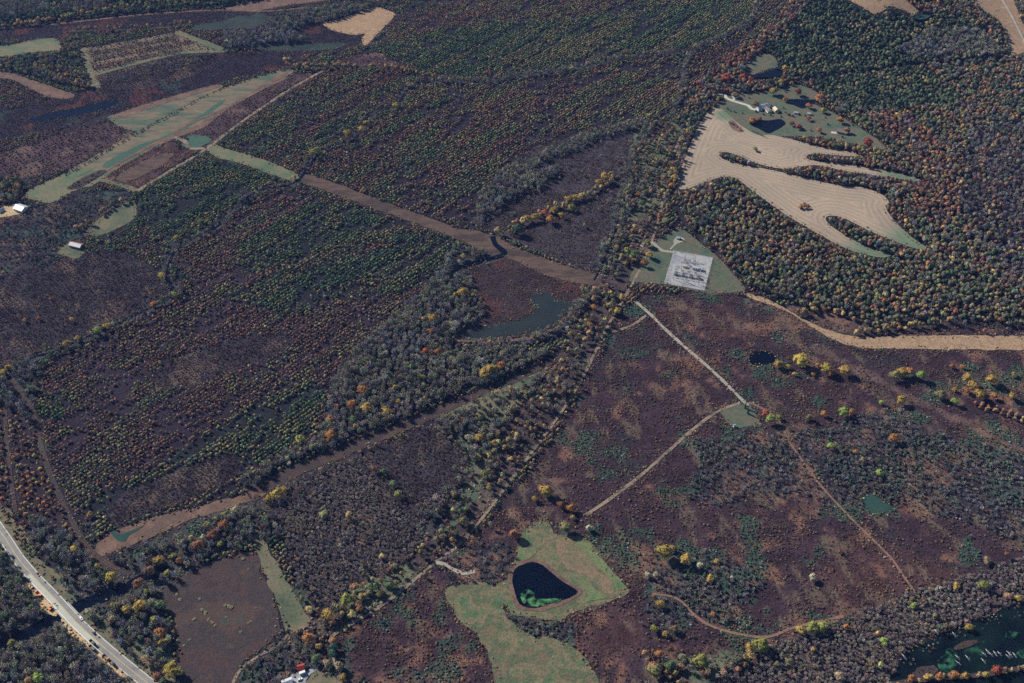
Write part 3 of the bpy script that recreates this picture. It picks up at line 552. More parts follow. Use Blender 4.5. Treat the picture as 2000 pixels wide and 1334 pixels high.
G('far_road_field', [(500, 22), (560, 10), (640, 0), (760, -30), (760, -40), (560, -8), (470, 8), (440, 18)], 'reed', 'narrow brown far field along the top left', cat='field')
# waters
G('marsh_lake', [(888, 652), (930, 640), (965, 632), (1010, 626), (1040, 612), (1046, 600), (1038, 582), (1048, 572), (1068, 572), (1085, 584), (1108, 588), (1112, 598), (1098, 618), (1075, 634), (1040, 648), (985, 657), (920, 660)], 'lake', 'grey-green lake curving through the red marsh', flat=True, cat='lake')
G('pond_bank', [(994, 1135), (1000, 1108), (1016, 1097), (1040, 1092), (1064, 1099), (1090, 1119), (1116, 1139), (1138, 1153), (1120, 1172), (1080, 1188), (1045, 1195), (1018, 1190), (1002, 1176)], 'reed', 'tan bank ringing the pond with bright green algae', off=.45, jit=1.2, cat='bank')
G('brown_sward', [(1084, 1064), (1110, 1050), (1130, 1068), (1160, 1100), (1194, 1140), (1190, 1158), (1165, 1140), (1130, 1122), (1096, 1098)], 'sward', 'brown rough patch of the meadow right of the algae pond', off=.4, jit=4, cat='meadow')
G('green_sward', [(1128, 1052), (1150, 1061), (1176, 1093), (1206, 1131), (1222, 1150), (1206, 1152), (1178, 1118), (1148, 1086), (1126, 1064)], 'greensward', 'bright green band along the outer edge of the pond meadow', off=.42, jit=2.5, cat='meadow')
G('green_sward', [(1128, 1132), (1140, 1134), (1165, 1152), (1186, 1166), (1160, 1174), (1120, 1188), (1086, 1200), (1105, 1188), (1140, 1172), (1146, 1156)], 'greensward', 'green band between algae pond and the meadow corner', off=.42, jit=2.5, cat='meadow')
G('green_sward', [(1010, 1096), (1020, 1072), (1040, 1066), (1052, 1076), (1036, 1090), (1018, 1098)], 'greensward', 'small green hollow above the algae pond', off=.42, jit=2.5, cat='meadow')
G('algae_pond', [(1001, 1135), (1006, 1112), (1020, 1103), (1040, 1098), (1060, 1105), (1085, 1125), (1110, 1144), (1129, 1156), (1112, 1168), (1075, 1180), (1045, 1188), (1022, 1184), (1010, 1172)], 'water', 'dark navy pond with bright green algae on its near shore', flat=True, off=1.0, jit=.6, cat='pond')
G('algae_mat', [(1016, 1176), (1019, 1160), (1024, 1152), (1033, 1153), (1041, 1160), (1043, 1170), (1056, 1174), (1080, 1171), (1096, 1172), (1080, 1179), (1050, 1186), (1030, 1186)], 'algae', 'bright green algae floating along the near shore of the dark pond', flat=True, off=1.5, jit=2.6, inner=3, cat='algae', kind='stuff')
G('farm_pond', [(1463, 151), (1488, 146), (1505, 139), (1520, 134), (1529, 140), (1527, 149), (1500, 154), (1480, 154)], 'water', 'dark pond in the meadow nearest the green hill', flat=True, off=.8, jit=.5, cat='pond')
G('farm_pond', [(1534, 197), (1552, 195), (1600, 196), (1586, 205), (1568, 212), (1550, 206)], 'water', 'dark triangular pond in the middle of the farmyard lawn', flat=True, off=.8, jit=.5, cat='pond')
G('farm_pond', [(1463, 243), (1478, 236), (1500, 237), (1524, 234), (1533, 243), (1515, 255), (1500, 261), (1482, 252)], 'water', 'dark pond touching the top edge of the stubble field', flat=True, off=.8, jit=.5, cat='pond')
G('round_pond', [(1462, 706), (1466, 692), (1485, 686), (1505, 688), (1515, 700), (1508, 709), (1488, 713), (1470, 713)], 'water', 'small round dark pond in the brown upland', flat=True, off=.8, jit=.5, cat='pond')
G('teal_pond', [(1684, 972), (1694, 962), (1715, 972), (1737, 986), (1736, 999), (1705, 1003), (1690, 1001)], 'tealwater', 'small teal pond among the grey scrub', flat=True, off=.8, jit=.8, cat='pond')
G('reed_pool', [(212, 1033), (222, 1036), (236, 1044), (258, 1036), (282, 1026), (270, 1036), (252, 1046), (245, 1058), (232, 1057), (222, 1048)], 'tealwater', 'little teal pool in the tan reeds', flat=True, off=.9, jit=.4, cat='pool')
G('ridge_pond', [(1785, 36), (1795, 30), (1810, 31), (1816, 36), (1805, 42), (1792, 41)], 'tealwater', 'small far pond below the tan hilltop field', flat=True, off=.8, jit=.3, cat='pond')
G('swamp', [(1735, 1340), (1752, 1302), (1762, 1280), (1830, 1244), (1920, 1206), (2000, 1176), (2300, 1100), (2300, 1440), (1735, 1440)], 'swampwater', 'dark swamp with duckweed in the bottom corner', flat=True, off=.5, cat='swamp')
G('duckweed_mat', [(1832, 1300), (1838, 1284), (1850, 1272), (1866, 1266), (1872, 1285), (1868, 1304), (1850, 1310), (1838, 1308)], 'duckweed', 'larger rounded green duckweed mat in the swamp', flat=True, off=1.1, jit=3.5, inner=3, cat='duckweed', kind='stuff', cut=False)
G('duckweed_mat', [(1876, 1278), (1888, 1264), (1900, 1262), (1912, 1252), (1928, 1248), (1924, 1268), (1918, 1282), (1902, 1276)], 'duckweed', 'green duckweed mat beside the row of white snags', flat=True, off=1.1, jit=3.5, inner=3, cat='duckweed', kind='stuff', cut=False)
G('duckweed_mat', [(1962, 1246), (1972, 1232), (1986, 1236), (1980, 1246)], 'duckweed', 'smallest green duckweed patch near the upper swamp shore', flat=True, off=1.1, jit=3.5, inner=3, cat='duckweed', kind='stuff', cut=False)
G('duckweed_mat', [(1988, 1276), (2000, 1262), (2030, 1262), (2030, 1282), (1998, 1284)], 'duckweed', 'green duckweed patch cut by the edge of the picture', flat=True, off=1.1, jit=3.5, inner=3, cat='duckweed', kind='stuff', cut=False)
G('far_marsh_pool', [(372, 52), (420, 44), (462, 33), (512, 27), (524, 38), (498, 52), (440, 57), (385, 60)], 'marshwater', 'dim blue-green marsh pool at the upper left', flat=True, cat='pool', jit=3)
G('far_marsh_pool', [(500, 90), (560, 86), (620, 84), (680, 84), (650, 96), (580, 99), (520, 98)], 'marshwater', 'long dim pool below the far tan field', flat=True, cat='pool', jit=3)
G('far_marsh_pool', [(165, 208), (190, 200), (232, 195), (228, 206), (205, 216), (150, 226), (60, 240), (70, 228), (120, 216)], 'water', 'black marsh pool in the dark bottomland', flat=True, cat='pool', jit=3)
G('swamp_shore', [(1776, 1326), (1784, 1312), (1800, 1303), (1824, 1299), (1833, 1310), (1824, 1320), (1800, 1328)], 'brownfield', 'purple-brown boggy shore beside the larger duckweed mat', off=1.3, jit=1.5, inner=5, flat=True, cat='shore', cut=False)
G('swamp_shore', [(1862, 1268), (1880, 1254), (1905, 1250), (1912, 1256), (1895, 1263), (1875, 1270)], 'brownfield', 'small purple-brown islet between two duckweed mats', off=1.3, jit=1.5, inner=5, flat=True, cat='shore', cut=False)
ribbon('swamp_bank', [(1700, 1345), (1770, 1333), (1830, 1326), (1890, 1322), (1950, 1314), (2020, 1302), (2150, 1280)], 5, 'brownfield', 'low bank carrying the row of orange trees across the swamp', off=1.2, cut=0, cat='bank')
# roads, tracks, streams
HW = [(-140, 860), (-70, 945), (-20, 1010), (10, 1052), (35, 1090), (65, 1126), (100, 1162), (150, 1216), (200, 1262), (250, 1304), (310, 1352), (380, 1410)]
ribbon('road_verge', HW, 34, 'verge', 'grassy and dusty verge on both sides of the highway', off=.2, cut=0, cat='verge')
_, HWC = ribbon('highway', HW, 11.5, 'asphalt', 'grey two-lane highway crossing the creek at lower left', off=.45, cut=2, wob=0, cat='road')
def offset_line(C, lo, hi, off):
    C = C[lo:hi]; t = np.gradient(C, axis=0); n = np.stack([t[:, 1], -t[:, 0]], -1)/np.linalg.norm(t, axis=1)[:, None]; return C+n*off
pxs = to_px(HWC[:, 0], HWC[:, 1], 0)[0]
i0, i1 = int(np.argmin(abs(pxs-62))), int(np.argmin(abs(pxs-205)))
ribbon('fresh_lane', offset_line(HWC, i0, i1, 3.0)[::3], 5.2, 'concrete', 'pale new concrete lane along the roadworks side of the highway', off=.52, cut=0, wob=0, world=True, cat='road lane')
for nm, of, mt, lb in (('centre_line', 0, 'yline', 'yellow centre line of the highway'), ('edge_line', 4.9, 'line', 'white edge line on the roadworks side of the highway'), ('edge_line', -4.9, 'line', 'white edge line on the wooded side of the highway')):
    ribbon(nm, offset_line(HWC, 0, len(HWC), of)[::3], .28, mt, lb, off=.58, cut=0, wob=0, world=True, cat='road marking')
ribbon('lake_bank', [(892, 664), (930, 668), (985, 666), (1035, 660), (1070, 648), (1100, 628), (1118, 604)], 4, 'reed', 'tan reedy bank along the near side of the marsh lake', cut=0, cat='bank', wob=.6)
ribbon('gravel_lane', [(1352, 215), (1340, 245), (1320, 290), (1304, 350), (1288, 420), (1270, 480), (1240, 545), (1208, 600), (1178, 655), (1152, 710), (1112, 782), (1062, 852), (1002, 932), (942, 1012), (893, 1067), (852, 1097), (752, 1178), (652, 1240), (648, 1262), (654, 1290), (668, 1345)], 3.2, 'dirt', 'pale gravel lane threading the belt of autumn trees', cut=.9, cat='lane')
ribbon('gravel_drive', [(1240, 588), (1270, 614), (1300, 644), (1340, 680), (1380, 714), (1420, 752), (1450, 782), (1462, 792)], 4.0, 'gravel', 'straight pale gravel drive to the grass pad', cat='drive')
ribbon('dirt_track', [(1448, 786), (1410, 800), (1380, 818), (1350, 842), (1300, 886), (1250, 930), (1195, 972), (1145, 1006)], 3.6, 'dirt', 'tan dirt track from the grass pad down to the brush', cat='track')
ribbon('dirt_track', [(1262, 616), (1240, 632), (1215, 643), (1180, 652)], 3.2, 'dirt', 'short dirt track joining lane and gravel drive', cat='track')
ribbon('dirt_track', [(1462, 786), (1485, 796), (1502, 806), (1512, 816)], 3, 'redtrack', 'short reddish track behind the two dark cedars', cat='track')
ribbon('dirt_track', [(1532, 843), (1540, 860), (1560, 890), (1600, 945), (1650, 1000), (1690, 1040), (1740, 1090), (1762, 1122), (1788, 1158)], 2.2, 'redtrack', 'long reddish track running down through the grey scrub', cat='track')
ribbon('dirt_track', [(1275, 1160), (1310, 1165), (1332, 1176), (1360, 1205), (1395, 1225), (1450, 1240), (1500, 1244), (1550, 1226), (1600, 1214), (1648, 1204)], 2.6, 'redtrack', 'curving orange track above the grey wood at lower right', cat='track')
ribbon('meadow_path', [(852, 1099), (868, 1102), (885, 1112), (905, 1120), (928, 1116)], 4, 'gravel', 'short pale drive off the lane towards the long meadow', cat='drive')
ribbon('meadow_path', [(455, 1334), (470, 1308), (500, 1285), (540, 1262), (568, 1236), (600, 1222)], 2.5, 'dirt', 'thin footpath round the corner of the brown field', cat='path')
ribbon('farm_track', [(268, 373), (330, 335), (400, 293), (440, 262), (480, 232), (520, 205), (570, 172), (630, 139)], 5, 'dirt', 'tan farm track along the edge of the plantation', cat='track')
ribbon('farm_track', [(205, 335), (300, 281), (330, 269), (365, 243), (430, 217), (500, 181), (560, 152)], 5, 'reed', 'brown farm track along the lower side of the strip field', cat='track', off=.5)
ribbon('farm_track', [(190, 350), (215, 356), (245, 364), (268, 373)], 8, 'grass', 'broad grass track linking strip field and plantation', cat='track')
ribbon('farm_track', [(335, 266), (360, 276), (372, 290), (400, 290)], 6, 'dirt', 'tan crossing track beside the small bright green plot', cat='track', off=.55)
ribbon('woodland_ride', [(20, 742), (62, 800), (80, 870), (100, 930), (130, 995), (165, 1062), (200, 1094), (235, 1112), (255, 1122)], 5.5, 'brownfield', 'grey-brown ride through the trees at lower left', cat='ride')
ribbon('woodland_ride', [(10, 790), (12, 850), (20, 920), (30, 1000)], 4, 'brownfield', 'narrow ride at the left margin between rows of orange trees', cat='ride')
ribbon('grass_margin', [(162, 95), (172, 130), (186, 168)], 11, 'grass', 'grassy left margin of the striped clearing', off=.5, cut=.5, cat='grass margin')
ribbon('grass_margin', [(188, 146), (230, 134), (290, 118), (352, 104), (430, 100)], 9, 'grass', 'grassy lower margin of the striped clearing', off=.52, cut=.5, cat='grass margin')
ribbon('grass_margin', [(345, 63), (390, 80), (434, 97)], 12, 'grass', 'grassy right margin of the striped clearing', off=.54, cut=.5, cat='grass margin')
ribbon('far_track', [(100, 48), (200, 37), (300, 27), (420, 20), (520, 22), (600, 14)], 5, 'reed', 'brown track along the far hedgerow', cat='track')
ribbon('farm_drive', [(1402, 183), (1416, 186), (1418, 191), (1430, 197), (1450, 203), (1462, 207), (1468, 213), (1482, 216)], 5, 'concrete', 'white concrete drive into the farmyard', cat='drive', off=.5)
ribbon('farm_drive', [(1430, 197), (1436, 192)], 4, 'concrete', 'stub of white drive to the small farm cottage', cat='drive', off=.55)
ribbon('substation_drive', [(1252, 482), (1262, 474), (1274, 474), (1284, 483), (1294, 490), (1308, 492), (1320, 493)], 4.5, 'gravel', 'curving pale drive from the lane to the substation gate', off=.45, cat='drive')
ribbon('wooded_road', [(1490, 168), (1540, 164), (1600, 156), (1660, 146), (1720, 139), (1800, 128), (1880, 122), (1960, 116), (2000, 106), (2100, 80)], 4.5, 'brownfield', 'dark shaded road at the foot of the green hill', cut=1.5, cat='road')  # shade of the hillside trees is put into this dark brown road colour
ribbon('corner_track', [(1940, -25), (1962, 8), (1985, 50), (2005, 92)], 4, 'gravel', 'pale track through the tan field in the far corner', off=.55, cat='track')
ribbon('creek', [(-150, 815), (0, 740), (60, 700), (100, 690), (130, 676), (200, 645), (265, 615), (325, 583), (340, 565), (325, 545), (342, 490), (390, 458), (425, 442), (440, 420), (500, 375), (560, 362), (586, 352)], 4, 'water', 'narrow dark creek winding along the left plantation', off=.25, cut=1.5, wob=.4, cat='creek')
ribbon('creek', [(586, 350), (605, 325), (622, 303), (650, 292), (690, 275), (705, 250), (725, 225), (775, 205), (800, 172), (850, 158)], 5, 'water', 'dark creek meandering up through the middle plantation', off=.25, cut=2, wob=.4, cat='creek')
ribbon('creek', [(962, 462), (968, 478), (985, 495), (960, 505), (905, 522), (880, 545)], 7, 'water', 'dark bend of the creek cutting the brown corridor', off=.5, cut=2, wob=.3, cat='creek')
ribbon('creek', [(1205, 440), (1190, 490), (1176, 520), (1160, 548)], 2.5, 'water', 'thin dark ditch along the edge of the marsh', off=.3, cut=.5, wob=.3, cat='ditch')
CREEK = [(-60, 1290), (0, 1262), (60, 1234), (112, 1206), (135, 1196), (160, 1182), (200, 1166), (240, 1150), (280, 1130), (330, 1105)]
ribbon('creek', CREEK, 13, 'water', 'broad dark creek passing under the highway bridge', off=.28, cut=3, wob=.25, cat='creek')

# ------------------------------------------------------------------ the ground itself
A = ground(150, 900); B = ground(480, 690); RD = (B-A)/np.linalg.norm(B-A); RANG = math.atan2(RD[1], RD[0])
def look(x, y, arr, warp=5.0, big=0):
    wx = x+(fbm(x/17, y/17, 3, 3)-.5)*2*warp; wy = y+(fbm(x/17, y/17, 5, 3)-.5)*2*warp
    if big: wx = wx+(fbm(x/48, y/48, 8, 4)-.5)*2*big; wy = wy+(fbm(x/48, y/48, 9, 4)-.5)*2*big
    i = ((wx-X0)/RES).astype(int); j = ((wy-Y0)/RES).astype(int)
    ok = (i >= 0) & (i < RW) & (j >= 0) & (j < RH)
    out = np.zeros(np.shape(x), arr.dtype); out[ok] = arr[j[ok], i[ok]]; return out
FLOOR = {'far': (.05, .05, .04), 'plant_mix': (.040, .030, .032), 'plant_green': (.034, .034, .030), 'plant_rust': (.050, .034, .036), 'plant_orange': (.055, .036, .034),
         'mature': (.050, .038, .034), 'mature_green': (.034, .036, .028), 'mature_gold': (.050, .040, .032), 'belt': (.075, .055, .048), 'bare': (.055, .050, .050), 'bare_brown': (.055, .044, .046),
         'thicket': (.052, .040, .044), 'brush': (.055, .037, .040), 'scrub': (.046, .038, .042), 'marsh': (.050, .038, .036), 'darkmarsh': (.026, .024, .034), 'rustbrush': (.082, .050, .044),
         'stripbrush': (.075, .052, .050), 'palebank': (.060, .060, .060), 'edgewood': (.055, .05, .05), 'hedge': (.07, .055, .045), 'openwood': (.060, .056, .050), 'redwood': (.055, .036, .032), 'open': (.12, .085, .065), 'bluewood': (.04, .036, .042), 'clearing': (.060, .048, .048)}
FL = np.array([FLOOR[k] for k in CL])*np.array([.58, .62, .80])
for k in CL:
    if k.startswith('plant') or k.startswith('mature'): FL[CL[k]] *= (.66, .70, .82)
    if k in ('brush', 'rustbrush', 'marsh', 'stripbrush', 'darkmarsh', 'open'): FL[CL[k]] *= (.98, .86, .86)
def ground_colour(x, y):
    c = look(x, y, cls, 6); cw = look(x, y, cls, 6, 26); wl = np.array([CL[k] for k in ('scrub', 'brush', 'rustbrush')])
    c = np.where(np.isin(c, wl) & np.isin(cw, wl), cw, c); col = FL[c].copy()
    n = fbm(x/38, y/38, 11, 5); n2 = fbm(x/14, y/14, 13, 4); n3 = fbm(x/60, y/60, 19, 4)
    n4 = fbm(x/5.5, y/5.5, 41, 3); col *= ((.55+.9*n2)*(.6+.8*n4))[:, None]
    def blend(names, mask, target):
        m = np.isin(c, [CL[k] for k in names])*mask; col[:] = col*(1-m[:, None])+np.array(target)*m[:, None]
    blend(['brush', 'rustbrush', 'open', 'scrub'], sstep(.53, .66, n*.55+n2*.45)*.8, (.14, .078, .058))
    blend(['brush', 'scrub'], sstep(.40, .30, n3)*.8, (.022, .019, .026))
    blend(['brush', 'rustbrush', 'scrub', 'thicket', 'bare_brown', 'bare', 'belt'], sstep(.60, .72, fbm(x/12+y/60, y/30, 57, 4))*.55, (.115, .088, .066))
    blend(['brush', 'scrub', 'openwood', 'belt'], sstep(.60, .70, fbm(x/26, y/26, 23, 4))*.7, (.034, .062, .048))
    blend(['marsh'], sstep(.60, .70, n)*.6, (.06, .026, .025))
    blend(['darkmarsh'], sstep(.58, .68, n)*.7, (.075, .03, .03))
    blend(['darkmarsh'], sstep(.62, .72, n3)*.5, (.03, .06, .055))
    blend(['openwood', 'belt'], sstep(.55, .66, n3)*.6, (.09, .12, .075))
    blend(['stripbrush', 'open', 'thicket'], sstep(.58, .7, n)*.5, (.13, .09, .075))
    return col
fx = np.arange(-1000, 1000.1, 2.5); ox = np.array([30, 75, 140, 230, 350, 520, 780, 1200, 2000, 3500, 6500, 12000, 25000.])
xs = np.concatenate([(-1000-ox)[::-1], fx, 1000+ox])
fy = np.arange(430, 2000.1, 2.5); ys = np.concatenate([[-25000, -8000, -2500, -800, -100, 150, 300, 380], fy, 2000+ox])
gx, gy = np.meshgrid(xs, ys); gx = gx.ravel(); gy = gy.ravel()
gz = H(gx, gy)
nx_, ny_ = len(xs), len(ys); ii = (np.arange(ny_-1)[:, None]*nx_+np.arange(nx_-1)[None, :]).ravel()
gm = fastmesh('ground', np.column_stack([gx, gy, gz]), np.column_stack([ii, ii+1, ii+1+nx_, ii+nx_]))
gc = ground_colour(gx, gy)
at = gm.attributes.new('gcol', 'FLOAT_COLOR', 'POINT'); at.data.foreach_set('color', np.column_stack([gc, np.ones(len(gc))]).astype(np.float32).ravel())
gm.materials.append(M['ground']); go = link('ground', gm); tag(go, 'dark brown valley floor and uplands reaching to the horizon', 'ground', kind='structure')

# ------------------------------------------------------------------ plant shapes
def ico(sub):
    bm = bmesh.new(); bmesh.ops.create_icosphere(bm, subdivisions=sub, radius=1)
    v = np.array([p.co[:] for p in bm.verts]); f = [tuple(q.index for q in fc.verts) for fc in bm.faces]; bm.free(); return v, f
ICO1, ICO2 = ico(1), ico(2)
def crown_mesh(name, seed, lobes, leaves, mat, tall=1.0, sub=1, conic=False):
    """unit crown: radius 1, z from 0 up; uneven lobes with leaf sprays standing off them"""
    r = np.random.default_rng(seed); V = []; Fs = []
    cs = []
    for k in range(lobes):
        a = r.uniform(0, 6.28) + k*2.4
        if conic: hh = (k+.5)/lobes; rr = .35*(1-hh); sz = .62*(1-hh)+.14; c = np.array([rr*.5*math.cos(a), rr*.5*math.sin(a), 2.6*tall*hh+.1])
        else:
            hh = r.uniform(.25, 1.05); rr = r.uniform(.28, .62)*(1.15-.5*hh) if k else 0; sz = r.uniform(.34, .52)
            if k == 0: hh = .72; sz = .62
            c = np.array([rr*math.cos(a), rr*math.sin(a), hh*tall])
        cs.append((c, sz)); v, f = ICO2 if sub == 2 else ICO1
        vv = v*sz*(1+r.uniform(-.28, .28, (len(v), 1)))*np.array([1, 1, .85])+c
        n = len(V); V += vv.tolist(); Fs += [tuple(i+n for i in q) for q in f]
    for k in range(leaves):
        c, sz = cs[r.integers(len(cs))]; dv = r.normal(size=3); dv[2] = abs(dv[2])*.8-.15; dv /= np.linalg.norm(dv)
        p = c+dv*sz*r.uniform(.95, 1.35); u = np.cross(dv, r.normal(size=3)); u /= np.linalg.norm(u); w_ = np.cross(dv, u)+dv*r.uniform(-.5, .5)
        s = r.uniform(.06, .15); n = len(V)
        V += [(p-u*s).tolist(), (p+w_*s*.8).tolist(), (p+u*s).tolist(), (p-w_*s*.8).tolist()]; Fs.append((n, n+1, n+2, n+3))
    me = bpy.data.meshes.new(name); me.from_pydata(V, [], Fs); me.materials.append(mat); me.update(); return me
def twig_mesh(name, seed, n, mat, spread=.9, tall=1.9, wid=.05):
    """unit leafless crown: forked boughs ending in sprays of twigs"""
    r = np.random.default_rng(seed); mb = MB()
    mb.bar((0, 0, -.2), (0, 0, tall*.45), .05, .03, 4)
    for k in range(n):
        a = k*2.399+r.uniform(-.3, .3); z0 = tall*r.uniform(.15, .5); e = r.uniform(.35, 1)
        tip = Vector((math.cos(a)*spread*e, math.sin(a)*spread*e, min(tall, z0+tall*r.uniform(.15, .55)*(1.25-.5*e))))
        st = Vector((0, 0, z0*.9)); mid = st.lerp(tip, .5)+Vector((r.uniform(-.08, .08), r.uniform(-.08, .08), .05))
        side = Vector((-math.sin(a), math.cos(a), 0))*wid*.5
        mb.add([st-side, st+side, mid+side*.8, mid-side*.8], [(0, 1, 2, 3)]); mb.add([mid-side*.8, mid+side*.8, tip], [(0, 1, 2)])
        for q in range(5):
            s0 = mid.lerp(tip, r.uniform(0, .9)); dv = Vector((r.normal(), r.normal(), abs(r.normal())*.9)).normalized()*r.uniform(.2, .42)
            sd = dv.cross(Vector((r.normal(), r.normal(), r.normal()))).normalized()*wid*r.uniform(.5, 1.0)
            mb.add([s0-sd, s0+sd, s0+dv], [(0, 1, 2)])
    me = bpy.data.meshes.new(name); me.from_pydata(mb.v, [], mb.f); me.materials.append(mat); me.update(); return me
def trunk_mesh(name, h=1.0, r=.09):
    mb = MB(); mb.bar((0, 0, -.3), (.03, 0, h*.6), r, r*.6, 6); mb.bar((.03, 0, h*.6), (.02, .03, h), r*.6, r*.3, 5)
    for k in range(4):
        a = k*1.6+.4; mb.bar((.02, 0, h*(.5+.08*k)), (.4*math.cos(a), .4*math.sin(a), h*(.85+.06*k)), r*.4, r*.15, 4)
    return mb.mesh(name, M['bark'])

def with_trunk(me, hgt, r=.07):
    bm = bmesh.new(); bm.from_mesh(me); me.materials.append(M['bark'])
    mb = MB(); mb.bar((0, 0, -hgt-.15), (0, 0, .35), r, r*.6, 5)
    vs = [bm.verts.new(p) for p in mb.v]
    for f in mb.f: fc = bm.faces.new([vs[i] for i in f]); fc.material_index = len(me.materials)-1
    bmesh.ops.translate(bm, verts=bm.verts, vec=(0, 0, hgt)); bm.to_mesh(me); bm.free(); return me
def proto_collection(name, meshes):
    c = bpy.data.collections.new(name)
    for i, me in enumerate(meshes):
        o = bpy.data.objects.new(f'{name}_{i:02d}', me); c.objects.link(o)
    return c
BIG = [crown_mesh(f'broad_crown_{i}', 40+i, 10, 170, M['leaf_o'], sub=1) for i in range(6)]
PROT = {
 'leafy': proto_collection('leafy_shapes', [with_trunk(crown_mesh(f'wood_crown_{i}', 40+i, 9, 110, M['leaf_i']), .55) for i in range(7)]),
 'young': proto_collection('young_shapes', [with_trunk(crown_mesh(f'young_crown_{i}', 70+i, 4, 30, M['leaf_i'], tall=1.15), .25) for i in range(7)]),
 'bare': proto_collection('bare_shapes', [twig_mesh(f'bare_crown_{i}', 90+i, 58, M['twig_i'], wid=.075) for i in range(6)]),
 'bush': proto_collection('bush_shapes', [crown_mesh(f'bush_crown_{i}', 110+i, 4, 26, M['leaf_i'], tall=.75) for i in range(6)]),
 'twiggy': proto_collection('twiggy_shapes', [twig_mesh(f'twiggy_bush_{i}', 130+i, 30, M['twig_i'], spread=1, tall=1.3, wid=.075) for i in range(6)]),
}
def scatter_group():
    ng = bpy.data.node_groups.new('scatter', 'GeometryNodeTree')
    ng.interface.new_socket('Geometry', in_out='INPUT', socket_type='NodeSocketGeometry')
    ng.interface.new_socket('Shapes', in_out='INPUT', socket_type='NodeSocketCollection')
    ng.interface.new_socket('Geometry', in_out='OUTPUT', socket_type='NodeSocketGeometry')
    gi = ng.nodes.new('NodeGroupInput'); go_ = ng.nodes.new('NodeGroupOutput')
    ip = ng.nodes.new('GeometryNodeInstanceOnPoints'); ci = ng.nodes.new('GeometryNodeCollectionInfo')
    ci.inputs['Separate Children'].default_value = True; ci.inputs['Reset Children'].default_value = True
    def na(nm, ty):
        n = ng.nodes.new('GeometryNodeInputNamedAttribute'); n.data_type = ty; n.inputs['Name'].default_value = nm; return n.outputs['Attribute']
    L = ng.links.new
    L(gi.outputs[0], ip.inputs['Points']); L(gi.outputs[1], ci.inputs['Collection']); L(ci.outputs[0], ip.inputs['Instance'])
    ip.inputs['Pick Instance'].default_value = True
    L(na('idx', 'INT'), ip.inputs['Instance Index']); L(na('rot', 'FLOAT_VECTOR'), ip.inputs['Rotation']); L(na('scl', 'FLOAT_VECTOR'), ip.inputs['Scale'])
    L(ip.outputs[0], go_.inputs[0]); return ng
NG = scatter_group()
def scatter(name, kind, label, cat, x, y, r, h, col):
    n = len(x); me = bpy.data.meshes.new(name); me.vertices.add(n)
    me.vertices.foreach_set('co', np.column_stack([x, y, H(x, y)]).astype(np.float32).ravel())
    def put(nm, ty, key, arr): me.attributes.new(nm, ty, 'POINT').data.foreach_set(key, np.ascontiguousarray(arr).ravel())
    put('scl', 'FLOAT_VECTOR', 'vector', np.column_stack([r, r*rng.uniform(.85, 1.15, n), h]).astype(np.float32))
    rot = np.zeros((n, 3), np.float32); rot[:, 2] = rng.uniform(0, 6.28, n); rot[:, 0] = rng.normal(0, .05, n); put('rot', 'FLOAT_VECTOR', 'vector', rot)
    put('idx', 'INT', 'value', rng.integers(0, 60, n).astype(np.int32))
    put('col', 'FLOAT_COLOR', 'color', np.column_stack([col, np.ones(n)]).astype(np.float32))
    o = link(name, me); md = o.modifiers.new('scatter', 'NODES'); md.node_group = NG
    md[NG.interface.items_tree['Shapes'].identifier] = PROT[kind]
    tag(o, label, cat, kind='stuff'); return o

C = dict(gold=(.36, .25, .085), orange=(.35, .17, .075), rust=(.25, .125, .075), red=(.29, .085, .058), yellow=(.44, .345, .10), ygreen=(.30, .31, .10), bright=(.31, .40, .12),
         olive=(.215, .20, .10), green=(.115, .165, .085), dgreen=(.060, .095, .062), teal=(.055, .115, .090), tan=(.32, .255, .175), brown=(.205, .14, .10), purple=(.13, .098, .105),
         grey=(.27, .25, .225), ggrey=(.265, .27, .20), bgrey=(.21, .22, .235), pale=(.38, .36, .27), cream=(.44, .40, .29), mauve=(.235, .195, .185), tussock=(.19, .175, .115))
def mixpal(n, pal, field=None):
    """pick palette entries; field (0..1) slides along the list so that neighbours look alike"""
    names = [p[0] for p in pal]; wts = np.array([p[1] for p in pal], float); cum = np.cumsum(wts)/wts.sum()
    u = rng.uniform(0, 1, n)
    if field is not None: u = np.clip(field*.66+u*.34+rng.normal(0, .08, n), 0, .999)
    k = np.searchsorted(cum, u); k = np.minimum(k, len(names)-1)
    c = np.array([C[q] for q in names])[k]
    return c*np.exp(rng.normal(0, .24, (n, 1)))*rng.uniform(.88, 1.12, (n, 3))
def grid_points(sp, jit, rows=False, box=(-1060, 1060, 440, 2080)):
    if rows:
        cx, cy = 0, 1250; L = 1600; u = np.arange(-L, L, sp*.78); v = np.arange(-L, L, sp*1.32); uu, vv = np.meshgrid(u, v)
        uu = uu.ravel()+rng.uniform(-jit, jit, uu.size)*sp; vv = vv.ravel()+rng.uniform(-jit*.6, jit*.6, vv.size)*sp
        x = cx+uu*RD[0]-vv*RD[1]; y = cy+uu*RD[1]+vv*RD[0]
    else:
        x, y = np.meshgrid(np.arange(box[0], box[1], sp), np.arange(box[2], box[3], sp))
        x = x.ravel()+rng.uniform(-jit, jit, x.size)*sp; y = y.ravel()+rng.uniform(-jit, jit, y.size)*sp
    m = (x > box[0]) & (x < box[1]) & (y > box[2]) & (y < box[3]) & (np.abs(x) < depth(x, y)*.4664+130)
    return x[m], y[m]
def equal(f):                                  # spread a noise field evenly over 0..1
    return np.argsort(np.argsort(f))/max(1, len(f)-1)
def streak(x, y, seed, a=130, b=15):
    u = x*RD[0]+y*RD[1]; v = -x*RD[1]+y*RD[0]; return .72*fbm(u/a, v/b, seed, 4)+.28*fbm(x/30, y/30, seed+5, 4)
